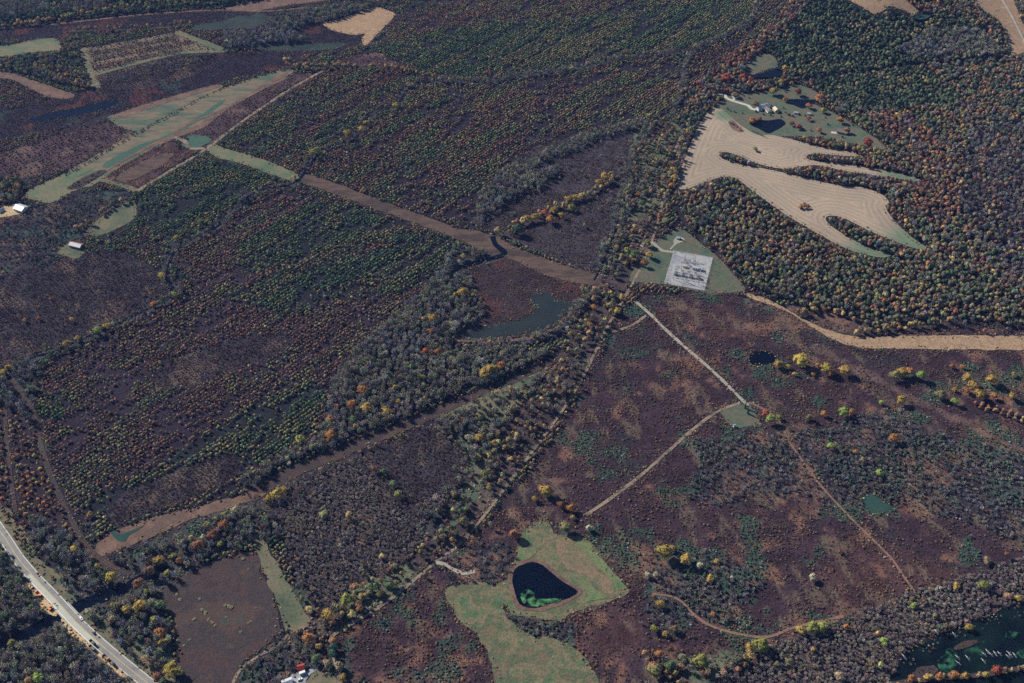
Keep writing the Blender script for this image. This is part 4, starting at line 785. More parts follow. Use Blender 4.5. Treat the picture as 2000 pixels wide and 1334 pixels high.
def gaps(x, y, seed):
    u = x*RD[0]+y*RD[1]; v = -x*RD[1]+y*RD[0]
    line = 1-.85*(1-sstep(.015, .05, np.abs(fbm(u/160, v/34, seed, 3)-.5)))      # rides and ditches along the rows
    return line*(.5+.5*sstep(.28, .42, fbm(x/45, y/45, seed+2, 4)))
POOL = {k: [] for k in PROT}
TALL = dict(leafy=1.9, young=1.6, bare=1.9, bush=1.0, twiggy=1.1)
def grow(kind, classes, sp, prob, rr, hf, pal, jit=.42, rows=False, fieldfn=None, dens=None):
    x, y = grid_points(sp, jit, rows)
    wild = any(k in ('scrub', 'brush', 'rustbrush', 'openwood', 'belt', 'bluewood') for k in classes)
    c = look(x, y, cls, 5, 26 if wild else 0)
    if wild: c = np.where(rng.uniform(0, 1, len(x)) < .12, look(x+rng.normal(0, 16, len(x)), y+rng.normal(0, 16, len(x)), cls, 5), c)
    m = np.isin(c, [CL[k] for k in classes]) & ~look(x, y, clear, 0.8)
    x, y = x[m], y[m]
    p = np.full(len(x), prob) if dens is None else prob*dens(x, y)
    m = rng.uniform(0, 1, len(x)) < p; x, y = x[m], y[m]; n = len(x)
    if not n: return
    f = equal(fieldfn(x, y)) if fieldfn else None
    col = mixpal(n, pal, f); r = rng.uniform(rr[0], rr[1], n); h = r*rng.uniform(hf[0], hf[1], n)
    # the wood stops short of open land on its far side, as the traced outlines show it
    top = h*TALL[kind]; back = top*np.hypot(x, y)/CAM_H; L = np.hypot(x, y); hid = np.zeros(n, bool)
    for q in (.3, .55, .8): hid |= look(x+x/L*back*q, y+y/L*back*q, openland, 0)
    m = ~hid; x, y, r, h, col = x[m], y[m], r[m], h[m], col[m]
    POOL[kind].append((x, y, r, h, col))
clump = lambda s, seed: (lambda x, y: .5*fbm(x/s, y/s, seed, 4)+.5*vnoise(x/9, y/9, seed+3))
# plantations of young trees
grow('young', ['plant_mix'], 3.8, .93, (1.2, 2.5), (.95, 1.3), [('purple', 1.0), ('brown', 1.8), ('rust', .6), ('olive', 2.6), ('green', 2.0), ('dgreen', .8)], .3, True, lambda x, y: streak(x, y, 201), dens=lambda x, y: gaps(x, y, 205))
DB = lambda x, y: np.where(look(x, y, cls, 5) == CL['bluewood'], .35, 1.0)
grow('young', ['plant_green'], 3.8, .95, (1.3, 2.5), (.95, 1.3), [('brown', .8), ('olive', 2.6), ('green', 3), ('dgreen', 1.0), ('teal', .5)], .3, True, lambda x, y: streak(x, y, 211), dens=lambda x, y: gaps(x, y, 215))
grow('young', ['plant_rust'], 3.7, .93, (1.1, 2.3), (.9, 1.25), [('purple', 1.6), ('brown', 3.0), ('rust', .9), ('brown', 1), ('olive', 2.6), ('green', 1.3), ('teal', .3)], .3, True, lambda x, y: streak(x, y, 221), dens=lambda x, y: gaps(x, y, 225))
grow('young', ['plant_orange'], 5.4, .75, (2.0, 2.9), (.95, 1.25), [('purple', .8), ('brown', 2.4), ('rust', 1.4), ('orange', .5), ('gold', .5), ('olive', 1.4)], .3, True, lambda x, y: streak(x, y, 231))
grow('young', ['stripbrush'], 5.0, .55, (1.2, 2.0), (1.1, 1.6), [('purple', 2), ('brown', 2), ('rust', .8), ('tan', .4)], .4, True)
# tall autumn woods
AUT = [('mauve', .8), ('brown', 1.6), ('rust', 1.3), ('red', .22), ('orange', .7), ('gold', 1.2), ('olive', 2.2), ('green', 2.0), ('dgreen', 1.7), ('bgrey', .8)]
grow('leafy', ['mature', 'bluewood'], 5.0, .90, (1.7, 3.9), (1.1, 1.5), AUT, fieldfn=clump(55, 301), dens=DB)
grow('leafy', ['redwood'], 5.1, .90, (1.7, 3.9), (1.1, 1.5), [('bgrey', .8), ('brown', 1.6), ('rust', 2.2), ('red', .7), ('orange', 1.0), ('gold', .8), ('olive', 1.5), ('green', .8)], fieldfn=clump(45, 311))
grow('leafy', ['mature_green'], 4.8, .95, (1.7, 3.7), (1.1, 1.5), [('brown', .5), ('gold', .9), ('olive', 1.8), ('green', 3), ('dgreen', 3), ('teal', .8)], fieldfn=clump(60, 321))
grow('leafy', ['mature_gold'], 4.9, .92, (1.7, 3.9), (1.1, 1.5), [('mauve', .6), ('brown', 1.4), ('rust', .7), ('orange', .3), ('gold', 1.5), ('olive', 2.8), ('green', 2.2), ('dgreen', 1.6)], fieldfn=clump(45, 331))
grow('leafy', ['belt'], 7.2, .55, (1.8, 4.2), (1.15, 1.45), [('brown', 1), ('rust', 1.2), ('orange', 1), ('gold', 1.5), ('olive', 1.8), ('green', 1), ('ygreen', .6)], fieldfn=clump(30, 341))
grow('bare', ['belt'], 7.5, .5, (2.2, 3.8), (1.5, 2.0), [('mauve', 2), ('grey', 1), ('brown', 1.5), ('tan', .5)])
grow('leafy', ['hedge'], 6.0, .9, (2.4, 4.2), (1.15, 1.45), [('brown', .6), ('rust', .5), ('orange', .7), ('gold', 2), ('yellow', .6), ('olive', 1.8), ('green', .5)], fieldfn=clump(20, 351))
grow('leafy', ['bare', 'openwood', 'bare_brown'], 17, .20, (2.4, 4.4), (1.15, 1.45), [('rust', 1), ('orange', .8), ('gold', 1.6), ('olive', 2), ('green', 1), ('ygreen', .5)])
grow('leafy', ['palebank'], 11, .35, (2.0, 3.6), (1.15, 1.45), [('gold', 1.2), ('olive', 2), ('ygreen', .6), ('green', .8), ('orange', .4)])
# leafless woods
grow('bare', ['bare'], 5.4, .95, (2.8, 4.6), (1.2, 1.8), [('bgrey', 1.5), ('grey', 2), ('ggrey', 2.2), ('mauve', .7)], fieldfn=clump(40, 401))
grow('bare', ['edgewood'], 4.8, .95, (2.6, 4.2), (1.2, 1.6), [('grey', 2), ('ggrey', 2.2), ('mauve', 1)])
grow('leafy', ['edgewood'], 9, .3, (2.4, 4), (1.15, 1.45), [('olive', 2), ('gold', 1), ('green', 1)])
grow('bare', ['palebank'], 4.6, .85, (1.9, 3.3), (1.4, 2.0), [('grey', 1), ('ggrey', 2.5), ('mauve', 1), ('pale', .25)])
grow('bare', ['openwood'], 6.0, .75, (2.6, 4.4), (1.2, 1.7), [('grey', 2), ('ggrey', 2), ('bgrey', 1), ('mauve', 1), ('tan', .3)], fieldfn=clump(35, 411))
grow('bare', ['bare_brown'], 3.0, .92, (1.1, 2.1), (.9, 1.5), [('mauve', 3), ('grey', 1.6), ('tan', 1.2)], fieldfn=clump(35, 421))
grow('bare', ['bluewood'], 5, .9, (2, 3.6), (1.2, 1.7), [('bgrey', 2), ('purple', 2), ('mauve', 1)])
grow('bare', ['mature', 'mature_gold', 'redwood'], 8, .35, (2.4, 4.0), (1.5, 2.1), [('bgrey', 2), ('grey', 1), ('mauve', 1)])
# thickets, scrub and brush
grow('twiggy', ['clearing'], 2.7, .9, (.8, 1.7), (.8, 1.3), [('purple', 2), ('brown', 2), ('mauve', 1.6), ('ggrey', .5)], fieldfn=clump(30, 505), dens=lambda x, y: .3+.7*sstep(.38, .55, fbm(x/22, y/22, 509, 4)))
grow('bare', ['clearing'], 7, .4, (1.4, 2.8), (1.0, 1.5), [('grey', 1), ('ggrey', 1), ('mauve', 2)], dens=lambda x, y: sstep(.48, .6, fbm(x/40, y/40, 511, 4)))
grow('twiggy', ['darkmarsh'], 3.4, .75, (.9, 1.8), (.8, 1.3), [('purple', 3), ('brown', 1.5), ('bgrey', .6)], fieldfn=clump(30, 507))
grow('twiggy', ['thicket'], 2.9, .9, (1.1, 1.8), (1.0, 1.7), [('purple', 2.5), ('brown', 1.2), ('mauve', 2), ('bgrey', 1)], fieldfn=clump(30, 501))
grow('twiggy', ['scrub'], 4.2, .8, (1.4, 2.8), (1.0, 1.6), [('purple', 1), ('bgrey', 2), ('grey', 1.6), ('mauve', 1.5)], fieldfn=clump(30, 511))
grow('bush', ['scrub'], 4.0, .8, (1.1, 2.2), (1.0, 1.4), [('dgreen', 1), ('teal', 2), ('green', .7)], dens=lambda x, y: sstep(.50, .62, fbm(x/34, y/34, 523, 4)))
grow('bush', ['scrub', 'brush', 'rustbrush'], 4.0, .8, (.6, 1.5), (.8, 1.2), [('purple', 2), ('brown', 2.4), ('rust', 1.2), ('mauve', .5)], fieldfn=clump(24, 531), dens=lambda x, y: .12+.88*sstep(.48, .62, fbm(x/21, y/21, 533, 4)))
grow('bush', ['brush', 'openwood'], 2.8, .85, (.7, 1.6), (.7, 1.1), [('dgreen', 2), ('teal', 2.0), ('bgrey', .5)], dens=lambda x, y: sstep(.60, .68, fbm(x/26, y/26, 23, 4)))
grow('bush', ['brush', 'rustbrush'], 2.8, .7, (.5, 1.1), (.6, 1.0), [('rust', 1.4), ('brown', 2.4), ('tan', .3)], dens=lambda x, y: sstep(.55, .66, fbm(x/38, y/38, 11, 5)))
grow('twiggy', ['brush', 'rustbrush', 'marsh'], 2.8, .8, (.6, 1.5), (.6, 1.1), [('purple', 2.5), ('brown', 2), ('mauve', .8), ('rust', .5)], fieldfn=clump(20, 561), dens=lambda x, y: sstep(.42, .60, fbm(x/17, y/17, 563, 4)))
grow('twiggy', ['brush', 'rustbrush', 'marsh', 'darkmarsh', 'stripbrush', 'open'], 4.6, .35, (.7, 1.3), (.7, 1.2), [('purple', 2), ('brown', 2), ('mauve', .8)])
grow('bush', ['marsh'], 4, .35, (.7, 1.3), (.7, 1.1), [('rust', 1), ('red', .6), ('brown', 1), ('olive', .4)], dens=lambda x, y: sstep(.45, .6, fbm(x/38, y/38, 11, 5)))
grow('bush', ['mature', 'mature_gold', 'belt', 'openwood', 'bare', 'hedge'], 5.5, .35, (.9, 1.8), (.9, 1.3), [('brown', 2), ('olive', 1), ('dgreen', 1), ('teal', .6), ('rust', .6)])

# weedy margins and tufts on the open land
def margins():
    x, y = grid_points(2.6, .5); inside = look(x, y, clear, 0); near = np.zeros(len(x), bool)
    for dx, dy in ((5, 0), (-5, 0), (0, 5), (0, -5), (3, 3), (-3, 3), (3, -3), (-3, -3)): near |= look(x+dx, y+dy, clear, 0) != inside
    m = near & (rng.uniform(0, 1, len(x)) < np.where(inside, .3, .6)); x, y = x[m], y[m]; n = len(x)
    r = rng.uniform(.4, 1.6, n); POOL['bush'].append((x, y, r, r*rng.uniform(.5, 1.0, n), mixpal(n, [('brown', 2), ('tan', 1), ('olive', 1.6), ('purple', 1), ('rust', .6)])))
margins()
def row_of(kind, pts, sp, r, hf, pal, p=.85):
    Q = catmull(PX(pts), sp); Q = Q[rng.uniform(0, 1, len(Q)) < p]; n = len(Q); Q = Q+rng.normal(0, .8, (n, 2)); rr = rng.uniform(r[0], r[1], n)
    POOL[kind].append((Q[:, 0], Q[:, 1], rr, rr*rng.uniform(hf[0], hf[1], n), mixpal(n, pal)))
for o in (-3, 1, 5): row_of('bush', [(872, 692+o), (920, 685+o), (960, 685+o), (1002, 680+o)], 2.4, (1.4, 2.6), (.9, 1.3), [('ygreen', 1), ('ggrey', 2), ('green', 1)], .85)
BK = [('orange', 2), ('gold', 1.5), ('rust', 1), ('red', .4), ('brown', 1), ('grey', .6)]
row_of('leafy', [(1740, 1338), (1770, 1333), (1830, 1326), (1890, 1322), (1950, 1314), (2020, 1302)], 5, (1.6, 3.2), (1.0, 1.4), BK, .7)
for o in (-2, 1, 4): row_of('bush', [(1740, 1338+o), (1770, 1333+o), (1830, 1326+o), (1890, 1322+o), (1950, 1314+o), (2020, 1302+o)], 2.6, (.7, 1.6), (.8, 1.2), [('brown', 2), ('olive', 1), ('ggrey', 1), ('rust', .6)], .6)
for o in (0, 4, 8, 12, 16): row_of('twiggy', [(1782+o*.3, 1322-o), (1800, 1324-o), (1828, 1318-o)], 2.2, (.6, 1.3), (.8, 1.2), [('purple', 2), ('brown', 1), ('rust', .6)], .8)
for o in (0, 4, 8): row_of('twiggy', [(1868+o, 1268-o), (1885, 1263-o), (1908, 1254-o*.4)], 2.2, (.6, 1.3), (.8, 1.2), [('purple', 2), ('brown', 1), ('rust', .6)], .8)
for o in (0, 5, 10): row_of('twiggy', [(1770+o, 1290+o), (1800+o, 1270+o), (1840+o, 1250+o), (1920+o, 1214+o), (2010+o, 1182+o)], 5, (.8, 1.8), (.9, 1.5), [('purple', 2), ('bgrey', 1), ('mauve', 1)], .45)
DK = [('dgreen', 2), ('purple', 2), ('brown', 1), ('olive', .6)]
row_of('young', [(128, 343), (200, 302), (265, 262), (340, 222), (400, 189), (432, 174)], 3.2, (1.1, 2.0), (.9, 1.3), DK, .8)
row_of('young', [(436, 172), (500, 150), (556, 137)], 3.6, (1.1, 2.2), (.9, 1.3), DK, .7)
for q in ([(180, 104), (260, 90), (340, 72)], [(184, 116), (280, 98), (372, 82)], [(188, 132), (280, 112), (350, 100)]): [row_of('young', [(a, b+o) for a, b in q], 2.0, (.9, 1.8), (.7, 1.1), [('brown', 2), ('purple', 2), ('olive', .5)], .85) for o in (-1.5, 1.5, 4)]
row_of('young', [(132, 370), (152, 357), (196, 335)], 2.4, (.9, 2.0), (.9, 1.2), DK); row_of('young', [(140, 368), (170, 356), (205, 336)], 2.4, (.9, 2.0), (.9, 1.2), DK)
row_of('leafy', [(1424, 240), (1434, 246), (1446, 255)], 3, (1.2, 2.0), (.7, .9), [('brown', 2), ('rust', 1), ('purple', 1)])
row_of('leafy', [(1560, 404), (1570, 400), (1580, 403)], 3, (1.2, 2.2), (.8, 1.1), [('brown', 1), ('rust', 1), ('orange', 1)])
# ------------------------------------------------------------------ single trees that stand out
T = """335,1308,32,yellow;313,1237,24,orange;318,1255,20,gold;302,1210,16,ygreen;272,1184,26,gold;248,1192,22,gold;226,1184,22,olive;312,1182,24,green;270,1140,22,rust;288,1155,16,ygreen;218,1207,19,tan;216,1127,26,yellow;310,1095,22,gold;338,1087,15,ygreen;350,1095,16,rust;292,1115,24,brown;388,1065,26,rust;415,1045,22,rust;437,1025,22,rust;430,1062,14,ygreen;327,1118,12,ygreen;405,1028,20,olive;190,1106,13,yellow;173,1196,17,pale;75,1325,24,bright;22,1255,14,ygreen;62,1186,15,green;172,1317,14,ygreen;186,1328,12,green;125,1302,15,olive;308,1322,20,rust;145,1072,20,gold;440,1005,18,olive;420,1015,16,olive
540,965,24,yellow;524,974,16,gold;555,956,14,gold;586,860,21,ygreen;645,850,24,orange;560,895,11,cream;565,905,9,cream;688,790,22,orange;716,796,23,gold;708,761,23,orange;657,795,14,orange;690,820,20,green;643,818,15,orange;755,803,22,gold;832,685,16,red;856,687,18,orange;806,760,10,yellow;778,785,14,gold;793,711,14,ygreen;825,737,14,ygreen;730,916,15,brown;748,921,14,green;768,945,17,green;777,965,17,ygreen;960,721,25,gold;945,731,22,gold;979,715,20,orange;882,700,16,olive;845,621,20,gold;840,650,17,orange;905,571,22,gold;890,575,13,yellow;862,548,12,gold;905,501,16,olive;935,855,21,gold;966,866,16,gold;915,855,14,cream;905,820,14,rust;972,845,16,brown
1010,446,24,dgreen;1030,427,17,gold;1045,424,17,gold;1063,415,16,red;1075,428,18,orange;1081,411,15,gold;1096,420,13,gold;1117,405,15,ygreen;1109,389,17,gold;1125,385,15,gold;1181,345,19,gold;1170,355,15,gold;1195,340,13,olive
603,1246,24,orange;651,1250,14,orange;651,1263,19,teal;649,1276,18,teal;617,1286,20,green;638,1295,19,tan;662,1302,20,tan;670,1323,17,gold;622,1262,14,gold;675,1172,24,ygreen;640,1200,24,gold;658,1190,20,olive;727,1146,20,green;762,1143,18,green;741,1160,15,olive;690,1168,16,olive;905,1017,20,olive;945,925,14,ygreen;1000,795,14,olive
1065,957,26,gold;1044,974,12,gold;1115,992,18,orange;1095,985,14,rust;1105,1028,25,olive;1118,1010,10,yellow;1152,1031,14,pale;1007,1043,22,rust;1295,1077,30,yellow;1313,1071,15,gold;1340,1091,22,gold;1387,1130,16,gold;1400,1096,14,gold;1368,1104,14,cream;1265,1122,13,pale;1281,1122,13,pale;1290,1180,18,gold;1276,1165,10,rust;1277,1227,15,ygreen;1300,1238,12,gold;1288,1278,18,orange;1276,1310,30,olive;1310,1300,26,green;1366,1291,30,ygreen;1485,1258,28,ygreen;1465,1268,22,gold;1440,1290,16,green;1393,1200,10,orange;1316,1228,16,brown;1430,1128,10,pale
1565,1232,20,yellow;1586,1226,23,ygreen;1607,1224,21,ygreen;1655,1225,14,orange;1727,1253,16,bright;1893,1225,15,yellow;1868,1145,15,gold;1922,1143,20,ygreen;1990,1168,15,yellow;1640,1320,22,tan;1780,1325,17,orange;1812,1322,16,gold;1835,1320,17,orange;1866,1319,20,orange;1885,1320,15,gold;1926,1318,14,yellow;1948,1309,20,red;1785,1182,14,bright;1587,1127,16,cream;1640,1077,10,rust
1565,703,27,yellow;1522,711,18,gold;1540,716,10,gold;1615,718,24,yellow;1651,722,24,gold;1624,728,16,orange;1552,730,10,yellow;1588,731,9,orange;1598,712,10,orange;1748,733,22,olive;1763,727,22,gold;1776,725,20,orange;1800,733,20,bright;1860,715,10,orange;1880,716,10,orange;1890,736,18,gold;1900,752,22,gold;1938,740,24,gold;1836,770,18,olive;1865,784,16,bright;1865,761,10,orange;1888,762,14,orange;1914,770,22,gold;1942,772,15,orange;1977,774,15,gold;1980,731,11,gold;1760,781,20,yellow;1722,786,11,bright;1648,803,22,bright;1664,803,12,gold;1746,855,20,orange;1623,871,14,bright;1641,875,12,green;1671,883,12,orange;1685,898,12,tan;1718,923,16,bright;1505,818,19,bright;1495,806,16,red;1522,814,12,ygreen;1610,808,15,orange;1583,815,14,olive;1720,900,12,dgreen
1512,177,17,yellow;1557,178,15,rust;1609,215,12,yellow;1602,190,16,orange;1580,231,10,red;1641,234,14,orange;1654,254,12,orange;1695,278,22,red;1645,281,12,red;1600,253,12,orange;1572,268,10,yellow;1716,297,12,yellow;1560,247,11,red;1470,236,15,orange;1483,232,12,rust;1546,240,11,rust;1476,203,14,rust;1436,185,12,tan;1580,206,13,orange;1535,194,10,orange;1525,160,12,yellow;1533,131,11,yellow;1465,154,12,red;1452,149,16,red;1420,152,18,red;1475,290,10,olive
1335,272,13,olive;1338,291,13,olive;1345,256,12,gold;1318,347,15,gold;1316,331,13,gold;1312,362,14,orange;1270,498,15,gold;1258,514,14,orange;1240,497,20,green;1225,490,16,ygreen;1265,474,15,olive;1226,500,15,dgreen;1300,432,16,olive;1205,608,16,yellow;1185,596,12,gold;1160,600,13,orange;1152,634,13,orange;1145,625,10,yellow;1215,580,12,gold;1288,422,13,rust;1255,395,14,green;1260,375,13,olive;1248,380,12,orange
615,296,18,ygreen;678,261,18,gold;706,251,14,gold;773,205,12,yellow;715,240,12,gold;800,165,12,olive;628,300,10,ygreen;575,345,10,gold;190,645,18,bright;209,637,17,gold;150,661,12,gold;316,538,15,yellow;300,594,13,orange;341,575,14,ygreen;345,465,14,yellow;391,433,13,green;6,727,14,yellow;18,718,14,gold;131,671,16,gold;48,625,10,orange;98,583,8,orange;75,622,9,orange;140,624,10,gold;175,1005,12,gold;1570,402,9,orange;1564,404,8,gold;1578,403,8,rust"""
SINGLE = []
for tok in T.replace('\n', ';').split(';'):
    a = tok.split(','); SINGLE.append((float(a[0]), float(a[1]), float(a[2]), a[3]))
WORD = dict(gold='golden', orange='orange', rust='rust-brown', red='red', yellow='yellow', ygreen='yellow-green', bright='bright lime-green', olive='olive', green='green', dgreen='dark green', teal='blue-green', tan='tan', brown='brown', pale='pale grey-green', cream='cream', grey='grey', ggrey='greenish grey', bgrey='bluish grey', tussock='pale', mauve='mauve-grey', purple='purplish')
MARKS = [('at the highway bridge', 150, 1200), ('above the highway', 150, 1080), ('between highway and brown field', 290, 1170), ('at the tip of the brown field', 410, 1050), ('in the bottom left corner', 80, 1310), ('near the red shed', 620, 1270), ('at the bottom of the lane', 690, 1170),
 ('at the corner of the brown thicket', 540, 965), ('above the straight brown cutting', 700, 800), ('beyond the end of the brown cutting', 960, 715), ('in the middle of the brown thicket', 760, 940), ('left of the marsh lake', 850, 620), ('along the creek in the upper marsh', 1090, 410), ('beside the algae pond meadow', 1100, 1000), ('in the brush right of the algae pond', 1340, 1100),
 ('near the curving orange track', 1420, 1260), ('along the swamp bank', 1860, 1320), ('in the grey wood above the swamp', 1800, 1180), ('beside the small round pond', 1570, 715), ('below the straw corridor', 1780, 730), ('at the right edge below the straw corridor', 1920, 760), ('in the grey scrub near the teal pond', 1680, 890), ('beside the square grass pad', 1505, 815),
 ('in the farmyard', 1560, 225), ('beside the uppermost farm pond', 1480, 145), ('along the stubble field edge', 1335, 300), ('beside the substation lawn', 1255, 500), ('near the lane below the substation', 1180, 610), ('along the middle plantation creek', 690, 245), ('along the left plantation creek', 250, 610), ('on the stubble field', 1570, 402), ('in the valley beside the lane', 940, 880), ('in the wood below the stubble field', 1500, 470), ('in the wood right of the stubble field', 1800, 560), ('along the lane in the upper valley', 1250, 400)]
TRUNK = trunk_mesh('tree_trunk')
ENTRIES = []
def place_tree(x, y, r, h, col, key, name='broadleaf_tree', crowns=BIG, kindword='broadleaf tree', cat='tree', group='large autumn trees'):
    z = float(H(x, y)); e = empty(name, (x, y, z), random.uniform(0, 6.28))
    t = link('trunk', TRUNK, e); t.scale = (r*.9, r*.9, h*.75)
    c = link('crown', random.choice(crowns), e); zb = h*.26
    c.location = (0, 0, zb); c.scale = (r*1.25, r*1.25*random.uniform(.88, 1.1), (h-zb)/1.4); c.color = (*col, 1)
    e['category'] = cat; e['group'] = group
    px, py = to_px(x, y, z+h*.5); ENTRIES.append((e, key, kindword, float(px), float(py)))
    return e
occ = []
for (px, py, dd, key) in SINGLE:
    p0 = ground(px, py); r = dd*.5*depth(*p0)/F*.98; h = r*random.uniform(1.75, 2.1)
    p = ground(px, py, h*.6); col = np.array(C[key])*random.uniform(.75, 1.05)*(.82 if key in ('bright', 'yellow', 'ygreen') else 1)
    place_tree(float(p[0]), float(p[1]), r, h, col, key); occ.append((p[0], p[1], r))
occ = np.array(occ)
def split_pool(kind):
    if kind == 'leafy': POOL[kind] = [(a, b, r, h, (c*.76+c.mean(1, keepdims=True)*.24)*1.0) for a, b, r, h, c in POOL[kind]]
    if kind == 'young': POOL[kind] = [(a, b, r, h, c*1.18) for a, b, r, h, c in POOL[kind]]
    if kind == 'bare': POOL[kind] = [(a, b, r, h, c*.98) for a, b, r, h, c in POOL[kind]]
    if kind == 'twiggy': POOL[kind] = [(a, b, r, h, c*.78) for a, b, r, h, c in POOL[kind]]
    return [np.concatenate([q[i] for q in POOL[kind]]) for i in range(5)]
POOLS = {k: split_pool(k) for k in POOL}
def near_single(x, y):
    m = np.zeros(len(x), bool)
    for a, b, r in occ: m |= np.hypot(x-a, y-b) < r*.85
    return m
for k in POOLS:
    m = ~near_single(POOLS[k][0], POOLS[k][1]); POOLS[k] = [q[m] for q in POOLS[k]]
def nearest_colour(c):
    ks = list(C); d_ = [np.abs(np.array(C[k])/sum(C[k])-c/c.sum()).sum()+.4*abs(math.log(sum(C[k])/c.sum())) for k in ks]; return ks[int(np.argmin(d_))]
def in_view(x, y, pad=8):
    px, py = to_px(x, y, H(x, y)+3); return (px > pad) & (px < 2000-pad) & (py > pad) & (py < 1334-pad)
def promote(kind, n, fn):
    x, y, r, h, col = POOLS[kind]; s = np.where(in_view(x, y), r/depth(x, y), 0); idx = np.argsort(-s)[:n]
    for i in idx: fn(float(x[i]), float(y[i]), float(r[i]), float(h[i]), col[i])
    keep = np.ones(len(x), bool); keep[idx] = False; POOLS[kind] = [q[keep] for q in POOLS[kind]]
promote('leafy', max(0, 300-len(SINGLE)), lambda x, y, r, h, c: place_tree(x, y, r, h*1.3, c, nearest_colour(c)))
BARE = [twig_mesh(f'leafless_crown_{i}', 90+i, 60, M['twig_o'], wid=.075) for i in range(5)]
def place_bare(x, y, r, h, c):
    z = float(H(x, y)); e = empty('leafless_tree', (x, y, z), random.uniform(0, 6.28))
    t = link('trunk', TRUNK, e); t.scale = (r*.6, r*.6, h)
    cr = link('crown', random.choice(BARE), e); cr.scale = (r, r, h); cr.color = (*c, 1)
    e['category'] = 'bare tree'; e['group'] = 'large leafless trees'
    px, py = to_px(x, y, z+h*.5); ENTRIES.append((e, nearest_colour(c), 'leafless tree', float(px), float(py)))
promote('bare', 300, place_bare)
YOUNG = [crown_mesh(f'sapling_crown_{i}', 70+i, 4, 30, M['leaf_o'], tall=1.15) for i in range(5)]
def place_young(x, y, r, h, c):
    z = float(H(x, y)); e = empty('young_tree', (x, y, z), random.uniform(0, 6.28))
    t = link('trunk', TRUNK, e); t.scale = (r*.6, r*.6, h*.6)
    cr = link('crown', random.choice(YOUNG), e); cr.location = (0, 0, h*.22); cr.scale = (r, r, h*.9); cr.color = (*c, 1)
    e['category'] = 'young tree'; e['group'] = 'young plantation trees'
    px, py = to_px(x, y, z+h*.5); ENTRIES.append((e, nearest_colour(c), 'young plantation tree', float(px), float(py)))
promote('young', 300, place_young)
# labels: colour, kind, landmark, and the order along the landmark where several agree
_u = 'first second third fourth fifth sixth seventh eighth ninth tenth eleventh twelfth thirteenth fourteenth fifteenth sixteenth seventeenth eighteenth nineteenth'.split()
ORD = ['leftmost']+[q+' from left' for q in _u[1:]]
for tn, tb in (('twentieth', 'twenty'), ('thirtieth', 'thirty'), ('fortieth', 'forty'), ('fiftieth', 'fifty'), ('sixtieth', 'sixty'), ('seventieth', 'seventy')):
    ORD += [tn+' from left']+[f'{tb}-{q} from left' for q in _u[:9]]
groups = {}
for en in ENTRIES:
    k = int(np.argmin([math.hypot(en[3]-m[1], en[4]-m[2]) for m in MARKS])); groups.setdefault((WORD[en[1]], en[2], MARKS[k][0]), []).append(en)
for (wd, kw, mk), es in groups.items():
    es.sort(key=lambda q: q[3])
    for i, en in enumerate(es):
        s = f'{wd} {kw} {mk}'
        if len(es) > 1: s += ', '+ORD[min(i, len(ORD)-1)]
        en[0]['label'] = s
scatter('mature_woodland', 'leafy', 'mass of tall autumn-coloured woodland trees', 'woodland', *POOLS['leafy'])
scatter('young_plantation', 'young', 'mass of small plantation trees in rows over the bottomland', 'plantation', *POOLS['young'])
scatter('leafless_woodland', 'bare', 'mass of grey leafless woodland', 'woodland', *POOLS['bare'])
scatter('undergrowth', 'bush', 'low brown and blue-green undergrowth over the uplands', 'undergrowth', *POOLS['bush'])
scatter('thicket', 'twiggy', 'fine leafless purple-brown thicket', 'thicket', *POOLS['twiggy'])
print('PLANTS', {k: len(v[0]) for k, v in POOLS.items()}, len(ENTRIES))

# ------------------------------------------------------------------ buildings
def at(px, py):
    p = ground(px, py); return float(p[0]), float(p[1]), float(H(p[0], p[1]))
def heading(p, q):
    a = ground(*p); b = ground(*q); return math.atan2(b[1]-a[1], b[0]-a[0])
def house(name, label, px, py, L, W, hw, hr, rz, wall='cladding', roof='greyroof', roof2=None, nwin=3, chimney=False, cat='house', group=None, door='brickwall', lift=.3):
    x, y, z = at(px, py); e = tag(empty(name, (x, y, z+lift), rz), label, cat, group)
    prof = [(-W/2, 0), (W/2, 0), (W/2, hw), (0, hw+hr), (-W/2, hw)]
    mb = MB(); mb.prism(prof, -L/2, L/2); wo = mb.build('wall', M[wall], e); wo.rotation_euler = (0, 0, math.pi/2)
    ov = .35; th = .22; sl_ = hr/(W/2)
    for sgn, mt in ((-1, roof), (1, roof2 or roof)):
        mb = MB(); xo = sgn*(W/2+ov); zo = hw-ov*sl_
        mb.prism([(0, hw+hr+.02), (xo, zo+.02), (xo, zo+th), (0, hw+hr+th)], -L/2-ov, L/2+ov); ro = mb.build('roof', M[mt], e); ro.rotation_euler = (0, 0, math.pi/2)
        if chimney and sgn == 1: MB().box(-.45, .45, -L*.25-.45, -L*.25+.45, hw+hr*.5, hw+hr+1.2).build('chimney', M['brickwall'], ro)
    d_ = MB().box(L*.12, L*.12+1.0, -W/2-.06, -W/2+.02, 0, 2.1).build('door', M[door], e)
    MB().box(L*.12+.8, L*.12+.9, -W/2-.14, -W/2-.06, 1.0, 1.1).build('handle', M['steel'], d_)
    for sd in (-1, 1):
        for k in range(nwin):
            cx = -L/2+L*(k+.5)/nwin
            if sd == -1 and abs(cx-L*.16) < 1.5: continue
            f = MB().box(cx-.65, cx+.65, sd*(W/2+.05)-.05, sd*(W/2+.05)+.05, hw*.4, hw*.4+1.2).build('window', M['white'], e)
            MB().box(cx-.52, cx+.52, sd*(W/2+.11)-.02, sd*(W/2+.11)+.02, hw*.4+.12, hw*.4+1.08).build('pane', M['glass'], f)
    return e
